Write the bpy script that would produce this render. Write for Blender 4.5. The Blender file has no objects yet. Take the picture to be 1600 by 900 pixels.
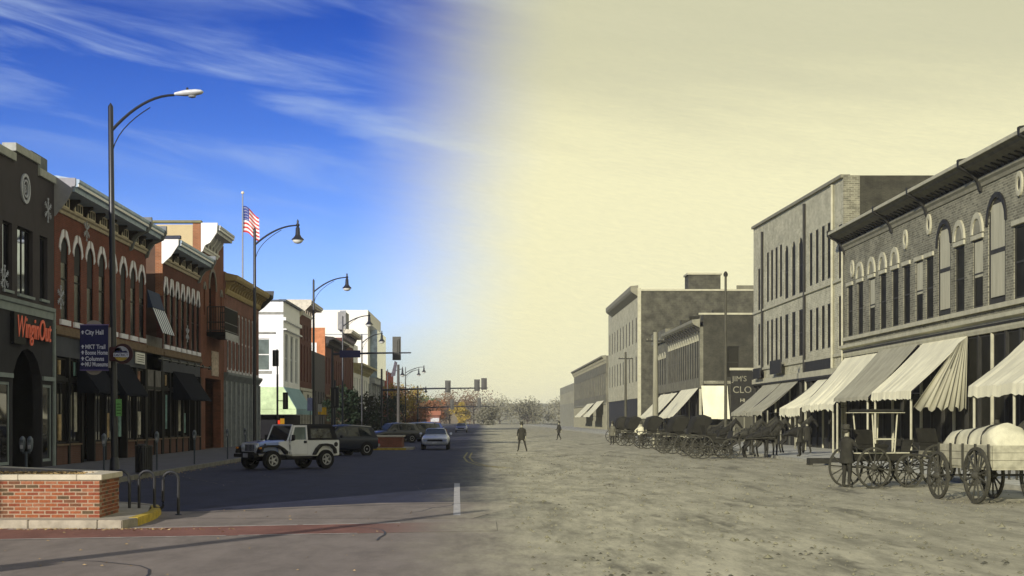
import bpy, bmesh, math, random
from mathutils import Vector, Matrix
random.seed(7)
R = math.radians
sc = bpy.context.scene
COL = sc.collection

# ------------------------------------------------------------------ camera
cam_d = bpy.data.cameras.new("camera"); cam = bpy.data.objects.new("camera", cam_d); COL.objects.link(cam)
cam.location = (0, 0, 2.0); cam.rotation_euler = (R(90), 0, 0)
cam_d.sensor_width = 36; cam_d.lens = 54.0
cam_d.shift_x = 45 / 1600; cam_d.shift_y = 205 / 1600
cam_d.clip_end = 6000; cam_d.clip_start = 0.2
sc.camera = cam

# ------------------------------------------------------------------ light
SUN_AZ, SUN_EL = 27.0, 18.0           # light travels towards +X/+Y
sun_d = bpy.data.lights.new("sun", 'SUN'); sun = bpy.data.objects.new("sun", sun_d); COL.objects.link(sun)
sun_d.energy = 5.0; sun_d.angle = R(0.5); sun_d.color = (1.0, 0.93, 0.82)
sd = Vector((math.sin(R(SUN_AZ)) * math.cos(R(SUN_EL)), math.cos(R(SUN_AZ)) * math.cos(R(SUN_EL)), -math.sin(R(SUN_EL))))
sun.rotation_euler = sd.to_track_quat('-Z', 'Y').to_euler(); sun.location = (-30, -40, 40)
sc.view_settings.view_transform = 'Standard'; sc.view_settings.look = 'None'
sc.view_settings.exposure = 0.0; sc.view_settings.gamma = 1.0

# ------------------------------------------------------------------ sky
W = bpy.data.worlds.new("World"); sc.world = W; W.use_nodes = True
nt = W.node_tree; nt.nodes.clear(); NN = nt.nodes.new; LK = nt.links.new
def mnode(tree, op, a=None, b=None, c=None, clamp=False):
    n = tree.nodes.new('ShaderNodeMath'); n.operation = op; n.use_clamp = clamp
    for i, v in enumerate((a, b, c)):
        if v is None: continue
        if isinstance(v, (int, float)): n.inputs[i].default_value = v
        else: tree.links.new(v, n.inputs[i])
    return n.outputs[0]
def maprange(tree, v, a, b, c=0.0, d=1.0, smooth=True):
    n = tree.nodes.new('ShaderNodeMapRange'); n.interpolation_type = 'SMOOTHSTEP' if smooth else 'LINEAR'
    tree.links.new(v, n.inputs[0])
    for i, x in enumerate((a, b, c, d)): n.inputs[i + 1].default_value = x
    return n.outputs[0]
def mixc(tree, f, a, b, mode='MIX'):
    n = tree.nodes.new('ShaderNodeMix'); n.data_type = 'RGBA'; n.blend_type = mode
    for i, v in ((0, f), (6, a), (7, b)):
        if isinstance(v, (int, float)): n.inputs[i].default_value = v
        elif isinstance(v, tuple): n.inputs[i].default_value = (*v, 1)
        else: tree.links.new(v, n.inputs[i])
    return n.outputs[2]
def ramp(tree, f, stops):
    n = tree.nodes.new('ShaderNodeValToRGB'); e = n.color_ramp.elements
    while len(e) > 1: e.remove(e[-1])
    e[0].position, e[0].color = stops[0][0], (*stops[0][1], 1)
    for p, c in stops[1:]:
        k = e.new(p); k.color = (*c, 1)
    tree.links.new(f, n.inputs[0]); return n.outputs[0]
sky = NN('ShaderNodeTexSky'); sky.sky_type = 'NISHITA'; sky.sun_disc = False
sky.sun_elevation = R(SUN_EL); sky.sun_rotation = R(180 + SUN_AZ); sky.air_density = 1.0; sky.dust_density = 0.6; sky.ozone_density = 2.0
tc = NN('ShaderNodeTexCoord'); sep = NN('ShaderNodeSeparateXYZ'); LK(tc.outputs['Generated'], sep.inputs[0])
X_, Y_, Z_ = sep.outputs
hor = mnode(nt, 'SQRT', mnode(nt, 'ADD', mnode(nt, 'MULTIPLY', X_, X_), mnode(nt, 'MULTIPLY', Y_, Y_)))
sinaz = mnode(nt, 'DIVIDE', X_, mnode(nt, 'MAXIMUM', hor, 0.001))
tanel = mnode(nt, 'DIVIDE', Z_, mnode(nt, 'MAXIMUM', hor, 0.05))
# tint of the clear half by height, deep blue above, pale at the horizon
tint = ramp(nt, mnode(nt, 'MULTIPLY', tanel, 2.0, clamp=True), [(0.0, (0.80, 0.98, 1.35)), (0.13, (0.86, 1.10, 2.1)), (0.28, (0.47, 0.70, 1.55)), (0.38, (0.24, 0.46, 1.25)), (0.52, (0.085, 0.26, 0.95)), (1.0, (0.05, 0.17, 0.62))])
blue = mixc(nt, 1.0, sky.outputs[0], tint, 'MULTIPLY')
cv = NN('ShaderNodeCombineXYZ'); LK(mnode(nt, 'ADD', mnode(nt, 'MULTIPLY', sinaz, 3.2), mnode(nt, 'MULTIPLY', tanel, 3.0)), cv.inputs[0]); LK(mnode(nt, 'ADD', mnode(nt, 'MULTIPLY', tanel, 17.0), mnode(nt, 'MULTIPLY', sinaz, 2.7)), cv.inputs[1])
n1 = NN('ShaderNodeTexNoise'); n1.inputs['Scale'].default_value = 1.9; n1.inputs['Detail'].default_value = 9; n1.inputs['Roughness'].default_value = 0.56; n1.inputs['Distortion'].default_value = 0.5; LK(cv.outputs[0], n1.inputs[0])
n2 = NN('ShaderNodeTexNoise'); n2.inputs['Scale'].default_value = 0.55; n2.inputs['Detail'].default_value = 2; LK(cv.outputs[0], n2.inputs[0])
cl = mnode(nt, 'MULTIPLY', maprange(nt, n1.outputs[0], 0.44, 0.74), maprange(nt, n2.outputs[0], 0.36, 0.56))
cl = mnode(nt, 'MULTIPLY', cl, maprange(nt, tanel, 0.08, 0.24, 0.12, 0.85))
# shader colours below are in Nishita units (x strength)
STR = 0.10
def U(c, k=1.0): return tuple(x * k / STR for x in c)
blue = mixc(nt, cl, blue, U((0.48, 0.62, 0.86)))
n3 = NN('ShaderNodeTexNoise'); n3.inputs['Scale'].default_value = 2.2; n3.inputs['Detail'].default_value = 8; n3.inputs['Roughness'].default_value = 0.65; LK(cv.outputs[0], n3.inputs[0])
grey_up = maprange(nt, mnode(nt, 'ADD', tanel, mnode(nt, 'MULTIPLY', n3.outputs[0], 0.10)), 0.19, 0.30)
cream = mixc(nt, grey_up, U((0.97, 0.92, 0.57)), U((0.62, 0.605, 0.405)))
cream = mixc(nt, maprange(nt, tanel, 0.36, 1.5), cream, U((0.16, 0.21, 0.36)))
cream = mixc(nt, mnode(nt, 'MULTIPLY', n3.outputs[0], 0.25), cream, U((1.0, 0.95, 0.66)))
n4 = NN('ShaderNodeTexNoise'); n4.inputs['Scale'].default_value = 42; n4.inputs['Detail'].default_value = 7; n4.inputs['Roughness'].default_value = 0.8; LK(cv.outputs[0], n4.inputs[0])
cream = mixc(nt, maprange(nt, n4.outputs[0], 0.38, 0.66, 0.16, 0.0), cream, U((0.52, 0.53, 0.37)))
edge = mnode(nt, 'ADD', mnode(nt, 'SUBTRACT', sinaz, mnode(nt, 'MULTIPLY', mnode(nt, 'MINIMUM', tanel, 0.4), 0.13)), mnode(nt, 'MULTIPLY', mnode(nt, 'SUBTRACT', n3.outputs[0], 0.5), 0.03))
skyc = mixc(nt, maprange(nt, edge, -0.115, 0.025), blue, cream)
bg = NN('ShaderNodeBackground'); bg.inputs[1].default_value = STR; LK(skyc, bg.inputs[0])
wo = NN('ShaderNodeOutputWorld'); LK(bg.outputs[0], wo.inputs[0])

# ------------------------------------------------------------------ materials
MATS = {}
def newmat(name):
    m = bpy.data.materials.new(name); m.use_nodes = True
    b = m.node_tree.nodes['Principled BSDF']; return m, m.node_tree, b
def wpos(t):
    g = t.nodes.new('ShaderNodeNewGeometry'); return g.outputs['Position']
def noise(t, vec, scale, detail=5, rough=0.6):
    n = t.nodes.new('ShaderNodeTexNoise'); n.inputs['Scale'].default_value = scale; n.inputs['Detail'].default_value = detail; n.inputs['Roughness'].default_value = rough
    t.links.new(vec, n.inputs[0]); return n.outputs[0]
def bump(t, b, h, strength=0.3, dist=0.02):
    n = t.nodes.new('ShaderNodeBump'); n.inputs['Strength'].default_value = strength; n.inputs['Distance'].default_value = dist
    t.links.new(h, n.inputs['Height']); t.links.new(n.outputs[0], b.inputs['Normal'])
def M(name, col=(0.5, 0.5, 0.5), rough=0.8, var=0.25, scale=3.0, spec=0.3, metal=0.0, bmp=0.15, streak=False, obj=False):
    if name in MATS: return MATS[name]
    m, t, b = newmat(name)
    if obj: v = t.nodes.new('ShaderNodeTexCoord').outputs['Object']
    else: v = wpos(t)
    if streak:
        mp = t.nodes.new('ShaderNodeMapping'); mp.inputs['Scale'].default_value = (1, 1, 0.15); t.links.new(v, mp.inputs[0]); v = mp.outputs[0]
    n = noise(t, v, scale, 8, 0.65)
    f = maprange(t, n, 0.3, 0.7)
    lo = tuple(c * (1 - var) for c in col); hi = tuple(min(1, c * (1 + var * 0.6)) for c in col)
    t.links.new(mixc(t, f, lo, hi), b.inputs['Base Color'])
    b.inputs['Roughness'].default_value = rough; b.inputs['Specular IOR Level'].default_value = spec; b.inputs['Metallic'].default_value = metal
    if bmp: bump(t, b, noise(t, v, scale * 8, 4), bmp, 0.01)
    MATS[name] = m; return m
def brick_mat(name, c1, c2, mortar, scale=1.0, bw=0.22, rh=0.075, ms=0.009, rough=0.9, var=0.25, contrast=1.0):
    if name in MATS: return MATS[name]
    m, t, b = newmat(name)
    p = wpos(t); s = t.nodes.new('ShaderNodeSeparateXYZ'); t.links.new(p, s.inputs[0])
    c = t.nodes.new('ShaderNodeCombineXYZ'); t.links.new(mnode(t, 'ADD', s.outputs[0], s.outputs[1]), c.inputs[0]); t.links.new(s.outputs[2], c.inputs[1])
    br = t.nodes.new('ShaderNodeTexBrick'); t.links.new(c.outputs[0], br.inputs[0])
    br.inputs['Scale'].default_value = 1; br.inputs['Brick Width'].default_value = bw; br.inputs['Row Height'].default_value = rh; br.inputs['Mortar Size'].default_value = ms
    br.inputs['Color1'].default_value = (*c1, 1); br.inputs['Color2'].default_value = (*c2, 1); br.inputs['Mortar'].default_value = (*mortar, 1); br.inputs['Bias'].default_value = 0.0
    n = maprange(t, noise(t, p, 0.9, 8, 0.7), 0.3, 0.7, 1 - var, 1 + var * 0.5)
    mx = t.nodes.new('ShaderNodeMix'); mx.data_type = 'RGBA'; mx.blend_type = 'MULTIPLY'; mx.inputs[0].default_value = 1
    cc = t.nodes.new('ShaderNodeCombineColor')
    for i in range(3): t.links.new(n, cc.inputs[i])
    t.links.new(br.outputs[0], mx.inputs[6]); t.links.new(cc.outputs[0], mx.inputs[7]); t.links.new(mx.outputs[2], b.inputs['Base Color'])
    b.inputs['Roughness'].default_value = rough; b.inputs['Specular IOR Level'].default_value = 0.2
    bump(t, b, mnode(t, 'SUBTRACT', 1.0, br.outputs['Fac']), 0.4, 0.008)
    MATS[name] = m; return m
def glass(name, col=(0.012, 0.014, 0.016), rough=0.06, spec=0.5, wav=0.03):
    if name in MATS: return MATS[name]
    m, t, b = newmat(name)
    v = wpos(t); f = maprange(t, noise(t, v, 0.8, 3), 0.35, 0.65)
    t.links.new(mixc(t, f, col, tuple(c * 1.8 for c in col)), b.inputs['Base Color'])
    b.inputs['Roughness'].default_value = rough; b.inputs['Specular IOR Level'].default_value = spec
    if wav: bump(t, b, noise(t, v, 0.9, 1), wav, 0.05)
    MATS[name] = m; return m
def emit(name, col, s):
    if name in MATS: return MATS[name]
    m, t, b = newmat(name); b.inputs['Base Color'].default_value = (*col, 1); b.inputs['Emission Color'].default_value = (*col, 1); b.inputs['Emission Strength'].default_value = s
    MATS[name] = m; return m
def SP(v): return (v * 1.04, v, v * 0.66)     # tone of the old photograph's half

# ------------------------------------------------------------------ mesh kit
class Fr:
    def __init__(s, o=(0, 0, 0), u=(0, 1, 0), n=(1, 0, 0)):
        s.o, s.u, s.n = Vector(o), Vector(u), Vector(n)
    def pt(s, u, d, z): return s.o + s.u * u + s.n * d + Vector((0, 0, z))
    def zero(s): return Fr((0, 0, 0), s.u, s.n)
ID = Fr((0, 0, 0), (1, 0, 0), (0, 1, 0))
class MB:
    def __init__(s, F=ID): s.F, s.v, s.f, s.mi, s.cur = F, [], [], [], 0
    def add(s, vs, fs):
        k = len(s.v); s.v += [tuple(v) for v in vs]; s.f += [tuple(i + k for i in f) for f in fs]; s.mi += [s.cur] * len(fs); return s
    def box(s, u0, u1, d0, d1, z0, z1):
        P = s.F.pt
        return s.add([P(u0, d0, z0), P(u1, d0, z0), P(u1, d1, z0), P(u0, d1, z0), P(u0, d0, z1), P(u1, d0, z1), P(u1, d1, z1), P(u0, d1, z1)],
                     [(0, 1, 2, 3), (4, 5, 6, 7), (0, 1, 5, 4), (1, 2, 6, 5), (2, 3, 7, 6), (3, 0, 4, 7)])
    def prism(s, a, b):
        n = len(a); return s.add(list(a) + list(b), [tuple(range(n)), tuple(range(n, 2 * n))] + [(i, (i + 1) % n, n + (i + 1) % n, n + i) for i in range(n)])
    def uz(s, pts, d0, d1): return s.prism([s.F.pt(u, d0, z) for u, z in pts], [s.F.pt(u, d1, z) for u, z in pts])
    def dz(s, pts, u0, u1): return s.prism([s.F.pt(u0, d, z) for d, z in pts], [s.F.pt(u1, d, z) for d, z in pts])
    def ud(s, pts, z0, z1): return s.prism([s.F.pt(u, d, z0) for u, d in pts], [s.F.pt(u, d, z1) for u, d in pts])
    def ring_uz(s, outer, inner, d0, d1, closed=True):
        n = len(outer); P = s.F.pt
        vs = [P(*(q[0], d, q[1])) for d in (d0, d1) for ring in (outer, inner) for q in ring]
        fs = []
        for i in range(n if closed else n - 1):
            j = (i + 1) % n
            fs += [(i, j, n + j, n + i), (2 * n + i, 2 * n + j, 3 * n + j, 3 * n + i), (i, j, 2 * n + j, 2 * n + i), (n + i, n + j, 3 * n + j, 3 * n + i)]
        if not closed: fs += [(0, n, 3 * n, 2 * n), (n - 1, 2 * n - 1, 4 * n - 1, 3 * n - 1)]
        return s.add(vs, fs)
    def tube(s, pts, r, n=8):
        pts = [Vector(p) for p in pts]; rs = r if isinstance(r, (list, tuple)) else [r] * len(pts)
        vs, fs = [], []; up = Vector((0.013, 0.027, 1)); 
        for i, p in enumerate(pts):
            t = (pts[min(i + 1, len(pts) - 1)] - pts[max(i - 1, 0)]).normalized()
            a = t.cross(up)
            if a.length < 0.05: a = t.cross(Vector((1, 0.1, 0)))
            a.normalize(); b = t.cross(a)
            for k in range(n):
                q = 2 * math.pi * k / n; vs.append(p + (a * math.cos(q) + b * math.sin(q)) * rs[i])
        for i in range(len(pts) - 1):
            for k in range(n): fs.append((i * n + k, i * n + (k + 1) % n, (i + 1) * n + (k + 1) % n, (i + 1) * n + k))
        fs += [tuple(range(n)), tuple(range((len(pts) - 1) * n, len(pts) * n))]
        return s.add(vs, fs)
    def lathe(s, prof, c=(0, 0, 0), n=12, axis='z'):
        vs, fs = [], []; c = Vector(c)
        for r, h in prof:
            for k in range(n):
                q = 2 * math.pi * k / n; a, b = r * math.cos(q), r * math.sin(q)
                vs.append(c + (Vector((a, b, h)) if axis == 'z' else Vector((a, h, b)) if axis == 'y' else Vector((h, a, b))))
        for i in range(len(prof) - 1):
            for k in range(n): fs.append((i * n + k, i * n + (k + 1) % n, (i + 1) * n + (k + 1) % n, (i + 1) * n + k))
        if prof[0] != prof[-1]: fs += [tuple(range(n)), tuple(range((len(prof) - 1) * n, len(prof) * n))]
        return s.add(vs, fs)
    def ball(s, c, r, n=8, sz=1.0):
        m = max(4, n // 2 + 1)
        return s.lathe([(max(0.001, r * math.sin(math.pi * i / m)), -r * sz * math.cos(math.pi * i / m)) for i in range(m + 1)], c, n)
    def mesh(s, name, mats, smooth=False, bevel=0):
        me = bpy.data.meshes.new(name); me.from_pydata(s.v, [], s.f)
        for m in (mats if isinstance(mats, (list, tuple)) else [mats]): me.materials.append(m)
        me.polygons.foreach_set('material_index', s.mi)
        bm = bmesh.new(); bm.from_mesh(me); bmesh.ops.recalc_face_normals(bm, faces=bm.faces)
        if bevel:
            es = [e for e in bm.edges if len(e.link_faces) == 2 and e.calc_face_angle(0) > 0.6]
            bmesh.ops.bevel(bm, geom=es, offset=bevel, segments=2, affect='EDGES', clamp_overlap=True)
        bm.to_mesh(me); bm.free()
        if smooth:
            me.polygons.foreach_set('use_smooth', [True] * len(me.polygons))
            me.set_sharp_from_angle(angle=R(38))
        return me
def link(name, me, parent=None, loc=(0, 0, 0), rot=(0, 0, 0), label=None):
    o = bpy.data.objects.new(name, me); COL.objects.link(o); o.location = loc; o.rotation_euler = rot
    if parent is not None: o.parent = parent
    if label: o['label'] = label
    return o
def part(name, mb, mat, parent, loc=(0, 0, 0), smooth=False, bevel=0, label=None, rot=(0, 0, 0)):
    return link(name, mb.mesh(name, mat, smooth, bevel), parent, loc, rot, label)
def thing(name, label, cat, loc=(0, 0, 0), rz=0, group=None):
    o = bpy.data.objects.new(name, None); COL.objects.link(o); o.location = loc; o.rotation_euler = (0, 0, rz); o.empty_display_size = 0.3
    return tag(o, label, cat, group)
def tag(o, label, cat, group=None):
    o['label'] = label; o['category'] = cat
    if group: o['group'] = group
    return o
def struct(name, mb, mat, parent=None, smooth=False):
    o = part(name, mb, mat, parent, smooth=smooth)
    if parent is None: o['kind'] = 'structure'
    return o
def kids(o): return KID.get(o.name, None) or [c for c in COL.objects if c.parent == o]
KID = {}
def copy_tree(o, parent=None):
    c = o.copy(); COL.objects.link(c)
    if parent is not None: c.parent = parent
    for k in [x for x in list(o.children)]: copy_tree(k, c)
    return c
def text_mesh(s, size, ext=0.01, name='lettering', bold=0.0, align='LEFT', sx=1.0):
    cu = bpy.data.curves.new(name, 'FONT'); cu.body = s; cu.size = size; cu.extrude = ext; cu.offset = bold; cu.align_x = align; cu.resolution_u = 3
    o = bpy.data.objects.new('tmp', cu); COL.objects.link(o)
    dg = bpy.context.evaluated_depsgraph_get(); me = bpy.data.meshes.new_from_object(o.evaluated_get(dg))
    bpy.data.objects.remove(o); me.name = name
    if sx != 1.0:
        for v in me.vertices: v.co.x *= sx
    return me
def text(s, size, mat, parent, loc, face, ext=0.01, name='lettering', bold=0.0, align='LEFT', sx=1.0):
    me = text_mesh(s, size, ext, name, bold, align, sx); me.materials.clear(); me.materials.append(mat)
    rot = {'+X': (R(90), 0, R(90)), '-X': (R(90), 0, R(-90)), '-Y': (R(90), 0, 0)}[face]
    return link(name, me, parent, loc, rot)

# ------------------------------------------------------------------ facade kit
MESHC = {}
def cached(key, fn):
    if key not in MESHC: MESHC[key] = fn()
    return MESHC[key]
def arch_pts(u, w, zs, rise, n=8, pointed=False):
    if pointed: return [(u + w / 2, zs), (u + w * 0.36, zs + rise * .55), (u, zs + rise), (u - w * 0.36, zs + rise * .55), (u - w / 2, zs)]
    return [(u + w / 2 * math.cos(math.pi * k / n), zs + rise * math.sin(math.pi * k / n)) for k in range(n + 1)]
def wall(F, u0, u1, z0, z1, ops, th=0.35, slope=0.0):
    """wall with real openings; op = (u, w, z0, z1[, arch rise])"""
    mb = MB(F)
    us = sorted(set([u0, u1] + [round(v, 4) for o in ops for v in (o[0] - o[1] / 2, o[0] + o[1] / 2) if u0 < v < u1]))
    for a, b in zip(us[:-1], us[1:]):
        c = (a + b) / 2; col = sorted([(o[2], o[3]) for o in ops if o[0] - o[1] / 2 < c < o[0] + o[1] / 2])
        z = z0
        for lo, hi in col:
            if lo > z + .001: mb.box(a, b, -th, 0, z, lo)
            z = max(z, hi)
        if z1 > z:
            if slope: mb.uz([(a, z), (b, z), (b, z1 + slope * (b - u0)), (a, z1 + slope * (a - u0))], -th, 0)
            else: mb.box(a, b, -th, 0, z, z1)
    for o in ops:
        if len(o) > 4 and o[4]:
            u, w, zb, zt, rise = o[:5]; zs = zt - rise
            ar = arch_pts(u, w - 0.004, zs, rise - .004)
            h = len(ar) // 2
            mb.uz(ar[:h + 1] + [(u, zt - .001), (u + w / 2 - .002, zt - .001)], -th + .002, -.003)
            mb.uz(ar[h:] + [(u - w / 2 + .002, zt - .001), (u, zt - .001)], -th + .002, -.003)
    return mb
def window(root, F, u, w, z0, z1, fm, gm, d=-0.16, mid=True, sill=None, hood=None, mull=0, ft=0.06, arch=0, label=None, name='window', shade=None):
    key = (w, round(z1 - z0, 3), fm.name, gm.name, mid, tuple(F.u), tuple(F.n), mull, ft, arch, d)
    h = z1 - z0; Z = F.zero()
    def mk():
        mb = MB(Z); mb.box(-w / 2 + .002, -w / 2 + ft, d - .06, d, 0.002, h - .002); mb.box(w / 2 - ft, w / 2 - .002, d - .06, d, .002, h - .002)
        mb.box(-w / 2 + ft, w / 2 - ft, d - .06, d - .002, 0.002, ft * 1.2); mb.box(-w / 2 + ft, w / 2 - ft, d - .06, d - .002, h - ft * (2.5 if arch else 1.2), h - .002)
        if mid: mb.box(-w / 2 + ft, w / 2 - ft, d - .055, d - .004, h * .5 - ft / 2, h * .5 + ft / 2)
        for k in range(mull):
            x = -w / 2 + w * (k + 1) / (mull + 1); mb.box(x - ft / 2, x + ft / 2, d - .056, d - .006, ft * 1.2, h - ft * 1.2)
        return mb.mesh('window', fm)
    wn = link(name, cached(('w',) + key, mk), root, F.pt(u, 0, z0), label=label)
    link('pane', cached(('p',) + key, lambda: MB(Z).box(-w / 2 + ft * .6, w / 2 - ft * .6, d - .07, d - .035, ft * .5, h - ft * .5).mesh('pane', gm)), wn)
    if sill:
        sm, over, sh = sill
        link('sill', cached(('s', key, sm.name), lambda: MB(Z).box(-w / 2 - over, w / 2 + over, -.1, .09, -sh, -.002).mesh('sill', sm)), wn)
    if hood:
        link('hood', cached(('h', key, hood[1].name), lambda: hood[0](Z, w, h).mesh('hood', hood[1])), wn)
    if shade:
        link('window_shade', cached(('sh', key, shade[0].name, shade[1]), lambda: MB(Z).box(-w / 2 + ft, w / 2 - ft, d - .033, d - .012, h * (1 - shade[1]), h - ft * 1.2).mesh('window_shade', shade[0])), wn)
    return wn
def white_hood(Z, w, h):
    mb = MB(Z); k = w / 2 + .05
    for s in (-1, 1):
        pts = [(.10, h + .04), (.11, h + .34), (.36, h + .28), (k + .10, h - .10), (k + .24, h - .46), (k + .03, h - .62), (k - .0, h - .34), (k - .22, h - .1)]
        mb.uz([(s * a, b) for a, b in pts], -.02, .035)
    return mb
def flat_hood(Z, w, h): return MB(Z).box(-w / 2 - .08, w / 2 + .08, -.02, .07, h + .002, h + .22)
def arch_hood(Z, w, h, rise=None):
    rise = w / 2; mb = MB(Z)
    o = arch_pts(0, w + .5, h - rise, rise + .25, 10); i = arch_pts(0, w + .02, h - rise, rise + .01, 10)
    return mb.ring_uz(o, i, -.02, .06, closed=False)
def awning(root, F, u0, u1, zt, zb, proj, val, mat, vmat=None, sides=True, n=14, sag=0.05, wave=0.02, skew=0.0, label=None, open_side=None):
    mb = MB(F); rnd = random.Random(int(u0 * 100)); P = F.pt; m = 5; vs = []
    ph = [rnd.uniform(-1, 1) for _ in range(n + 1)]
    for i in range(n + 1):
        u = u0 + (u1 - u0) * i / n
        for j in range(m + 1):
            t = j / m; vs.append(P(u + skew * t, .03 + (proj - .03) * t, zt + (zb - zt) * t - sag * math.sin(math.pi * t) + wave * ph[i] * t * (1 - .3 * t)))
    q = [(i * (m + 1) + j, (i + 1) * (m + 1) + j, (i + 1) * (m + 1) + j + 1, i * (m + 1) + j + 1) for i in range(n) for j in range(m)]
    mb.add(vs, q)
    # valance
    vv = []
    for i in range(n + 1):
        u = u0 + (u1 - u0) * i / n
        vv += [P(u + skew, proj, zb + wave * ph[i] * .7), P(u + skew, proj + .02 + .03 * ph[i], zb - val + wave * ph[i])]
    k0 = len(mb.v); mb.cur = 1 if vmat else 0
    mb.add(vv, [(2 * i, 2 * i + 2, 2 * i + 3, 2 * i + 1) for i in range(n)])
    mb.cur = 0
    if sides:
        for u, sk in ((u0, 0), (u1, 0)):
            mb.add([P(u, .03, zt - .01), P(u + skew, proj - .01, zb - .01), P(u + skew, proj - .01, zb - val), P(u, .03, zb - val)], [(0, 1, 2, 3)])
    me = mb.mesh('awning', [mat] + ([vmat] if vmat else []), smooth=False)
    o = link('awning', me, root, label=label)
    sol = o.modifiers.new('thick', 'SOLIDIFY'); sol.thickness = 0.015
    fm = M('awning_iron', (.03, .03, .03), .5)
    fb = MB(F)
    for u in (u0 + .04, u1 - .04):
        fb.tube([P(u, .0, zb - val * .4), P(u + skew, proj - .04, zb - val * .3)], .018, 6)
        fb.tube([P(u, .0, zt - .08), P(u + skew, proj - .04, zb - .06)], .018, 6)
    fb.tube([P(u0 + skew, proj - .04, zb - .05), P(u1 + skew, proj - .04, zb - .05)], .018, 6)
    part('awning_frame', fb, fm, o)
    return o
def shell(root, F, u0, u1, depth, z, wm, rm, th=0.35, par=0.0, name='side_wall'):
    """side walls, back wall and roof behind a front wall"""
    mb = MB(F); mb.box(u0, u0 + .3, -depth, -th, 0, z); part(name, mb, wm, root)
    mb = MB(F); mb.box(u1 - .3, u1, -depth, -th, 0, z); part(name, mb, wm, root)
    mb = MB(F); mb.box(u0 + .3, u1 - .3, -depth, -depth + .3, 0, z); part('back_wall', mb, wm, root)
    mb = MB(F); mb.box(u0 + .3, u1 - .3, -depth + .3, -th, z - .9 - par, z - .7 - par); part('roof', mb, rm, root)
def bldg(name, label, X, u0, u1, side, group=None):
    ym = (u0 + u1) / 2
    t = thing(name, label, 'building', (X, ym, 0), 0, group)
    return t, Fr((0, -ym, 0), (0, 1, 0), (1 if side < 0 else -1, 0, 0))
def sidef(root, y, X, face=-1):
    """frame for a wall facing the viewer (-Y) at world y; u = world X"""
    return Fr((-root.location.x, y - root.location.y, 0), (1, 0, 0), (0, -1, 0))
# ------------------------------------------------------------------ ground, street, pavements
def street_mat(name, left, right, lvar, rvar, b0=-1.8, b1=1.8, fade=None):
    """paved half turning into the unpaved dirt half of the street at world X = 0"""
    m, t, b = newmat(name); p = wpos(t); s = t.nodes.new('ShaderNodeSeparateXYZ'); t.links.new(p, s.inputs[0])
    n = noise(t, p, 0.55, 8, 0.7); e = mnode(t, 'ADD', s.outputs[0], mnode(t, 'MULTIPLY', mnode(t, 'SUBTRACT', n, 0.5), 2.2))
    f = maprange(t, e, b0, b1)
    mp = t.nodes.new('ShaderNodeMapping'); mp.inputs['Scale'].default_value = (1, 0.35, 1); t.links.new(p, mp.inputs[0])
    nl = maprange(t, noise(t, mp.outputs[0], 1.3, 10, 0.75), 0.3, 0.7); L = mixc(t, nl, tuple(c * (1 - lvar) for c in left), tuple(c * (1 + lvar) for c in left))
    L = mixc(t, maprange(t, noise(t, mp.outputs[0], .7, 5, .6), .54, .72, 0, .55), L, tuple(c * .55 for c in left)); L = mixc(t, maprange(t, noise(t, p, 7, 6, .8), .55, .7, 0, .3), L, tuple(min(1, c * 1.5) for c in left)); fine = noise(t, p, 45, 3, 0.7); L = mixc(t, maprange(t, fine, 0.55, 0.8, 0, .35), L, tuple(min(1, c * 1.9) for c in left))
    if fade: L = mixc(t, maprange(t, s.outputs[0], -2.6, -.3), L, fade)
    mp2 = t.nodes.new('ShaderNodeMapping'); mp2.inputs['Scale'].default_value = (0.75, 0.16, 1); t.links.new(p, mp2.inputs[0])
    nr = maprange(t, mnode(t, 'ADD', mnode(t, 'MULTIPLY', noise(t, mp2.outputs[0], 1.4, 12, 0.72), .6), mnode(t, 'MULTIPLY', noise(t, mp2.outputs[0], 6.0, 10, 0.8), .4)), 0.36, 0.62); Rr = mixc(t, nr, tuple(c * (1 - rvar) for c in right), tuple(c * (1 + rvar * .5) for c in right))
    Rr = mixc(t, maprange(t, s.outputs[0], 2.0, 9.5, 0.0, 0.35), Rr, tuple(c * 0.55 for c in right)); blot = maprange(t, noise(t, mp2.outputs[0], 0.95, 9, 0.68), 0.54, 0.68); Rr = mixc(t, mnode(t, 'MULTIPLY', blot, 0.8), Rr, tuple(c * 0.25 for c in right))
    Rr = mixc(t, maprange(t, noise(t, mp2.outputs[0], 16, 8, 0.85), 0.50, 0.72, 0, .6), Rr, tuple(c * 0.55 for c in right))
    t.links.new(mixc(t, f, L, Rr), b.inputs['Base Color']); b.inputs['Roughness'].default_value = 0.85; b.inputs['Specular IOR Level'].default_value = 0.25
    bump(t, b, mnode(t, 'ADD', fine, mnode(t, 'MULTIPLY', noise(t, p, 5, 8, 0.8), 2.0)), 0.35, 0.02)
    return m
DIRT = (0.49, 0.458, 0.30)
m_road = street_mat('shade_tinted_asphalt_to_dirt', (0.026, 0.030, 0.062), DIRT, 0.25, 0.5)  # asphalt base darkened and blued to deepen the street's shade
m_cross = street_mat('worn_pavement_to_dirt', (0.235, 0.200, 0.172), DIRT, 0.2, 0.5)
m_band = street_mat('red_pavers_to_dirt', (0.225, 0.105, 0.08), DIRT, 0.2, 0.5, fade=(0.235, 0.200, 0.172))
m_ground = M('ground_earth', (0.10, 0.10, 0.06), .95, .4, .05)
struct('ground', MB().box(-1500, 1500, -300, 3500, -1.2, -0.12), m_ground)
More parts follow.
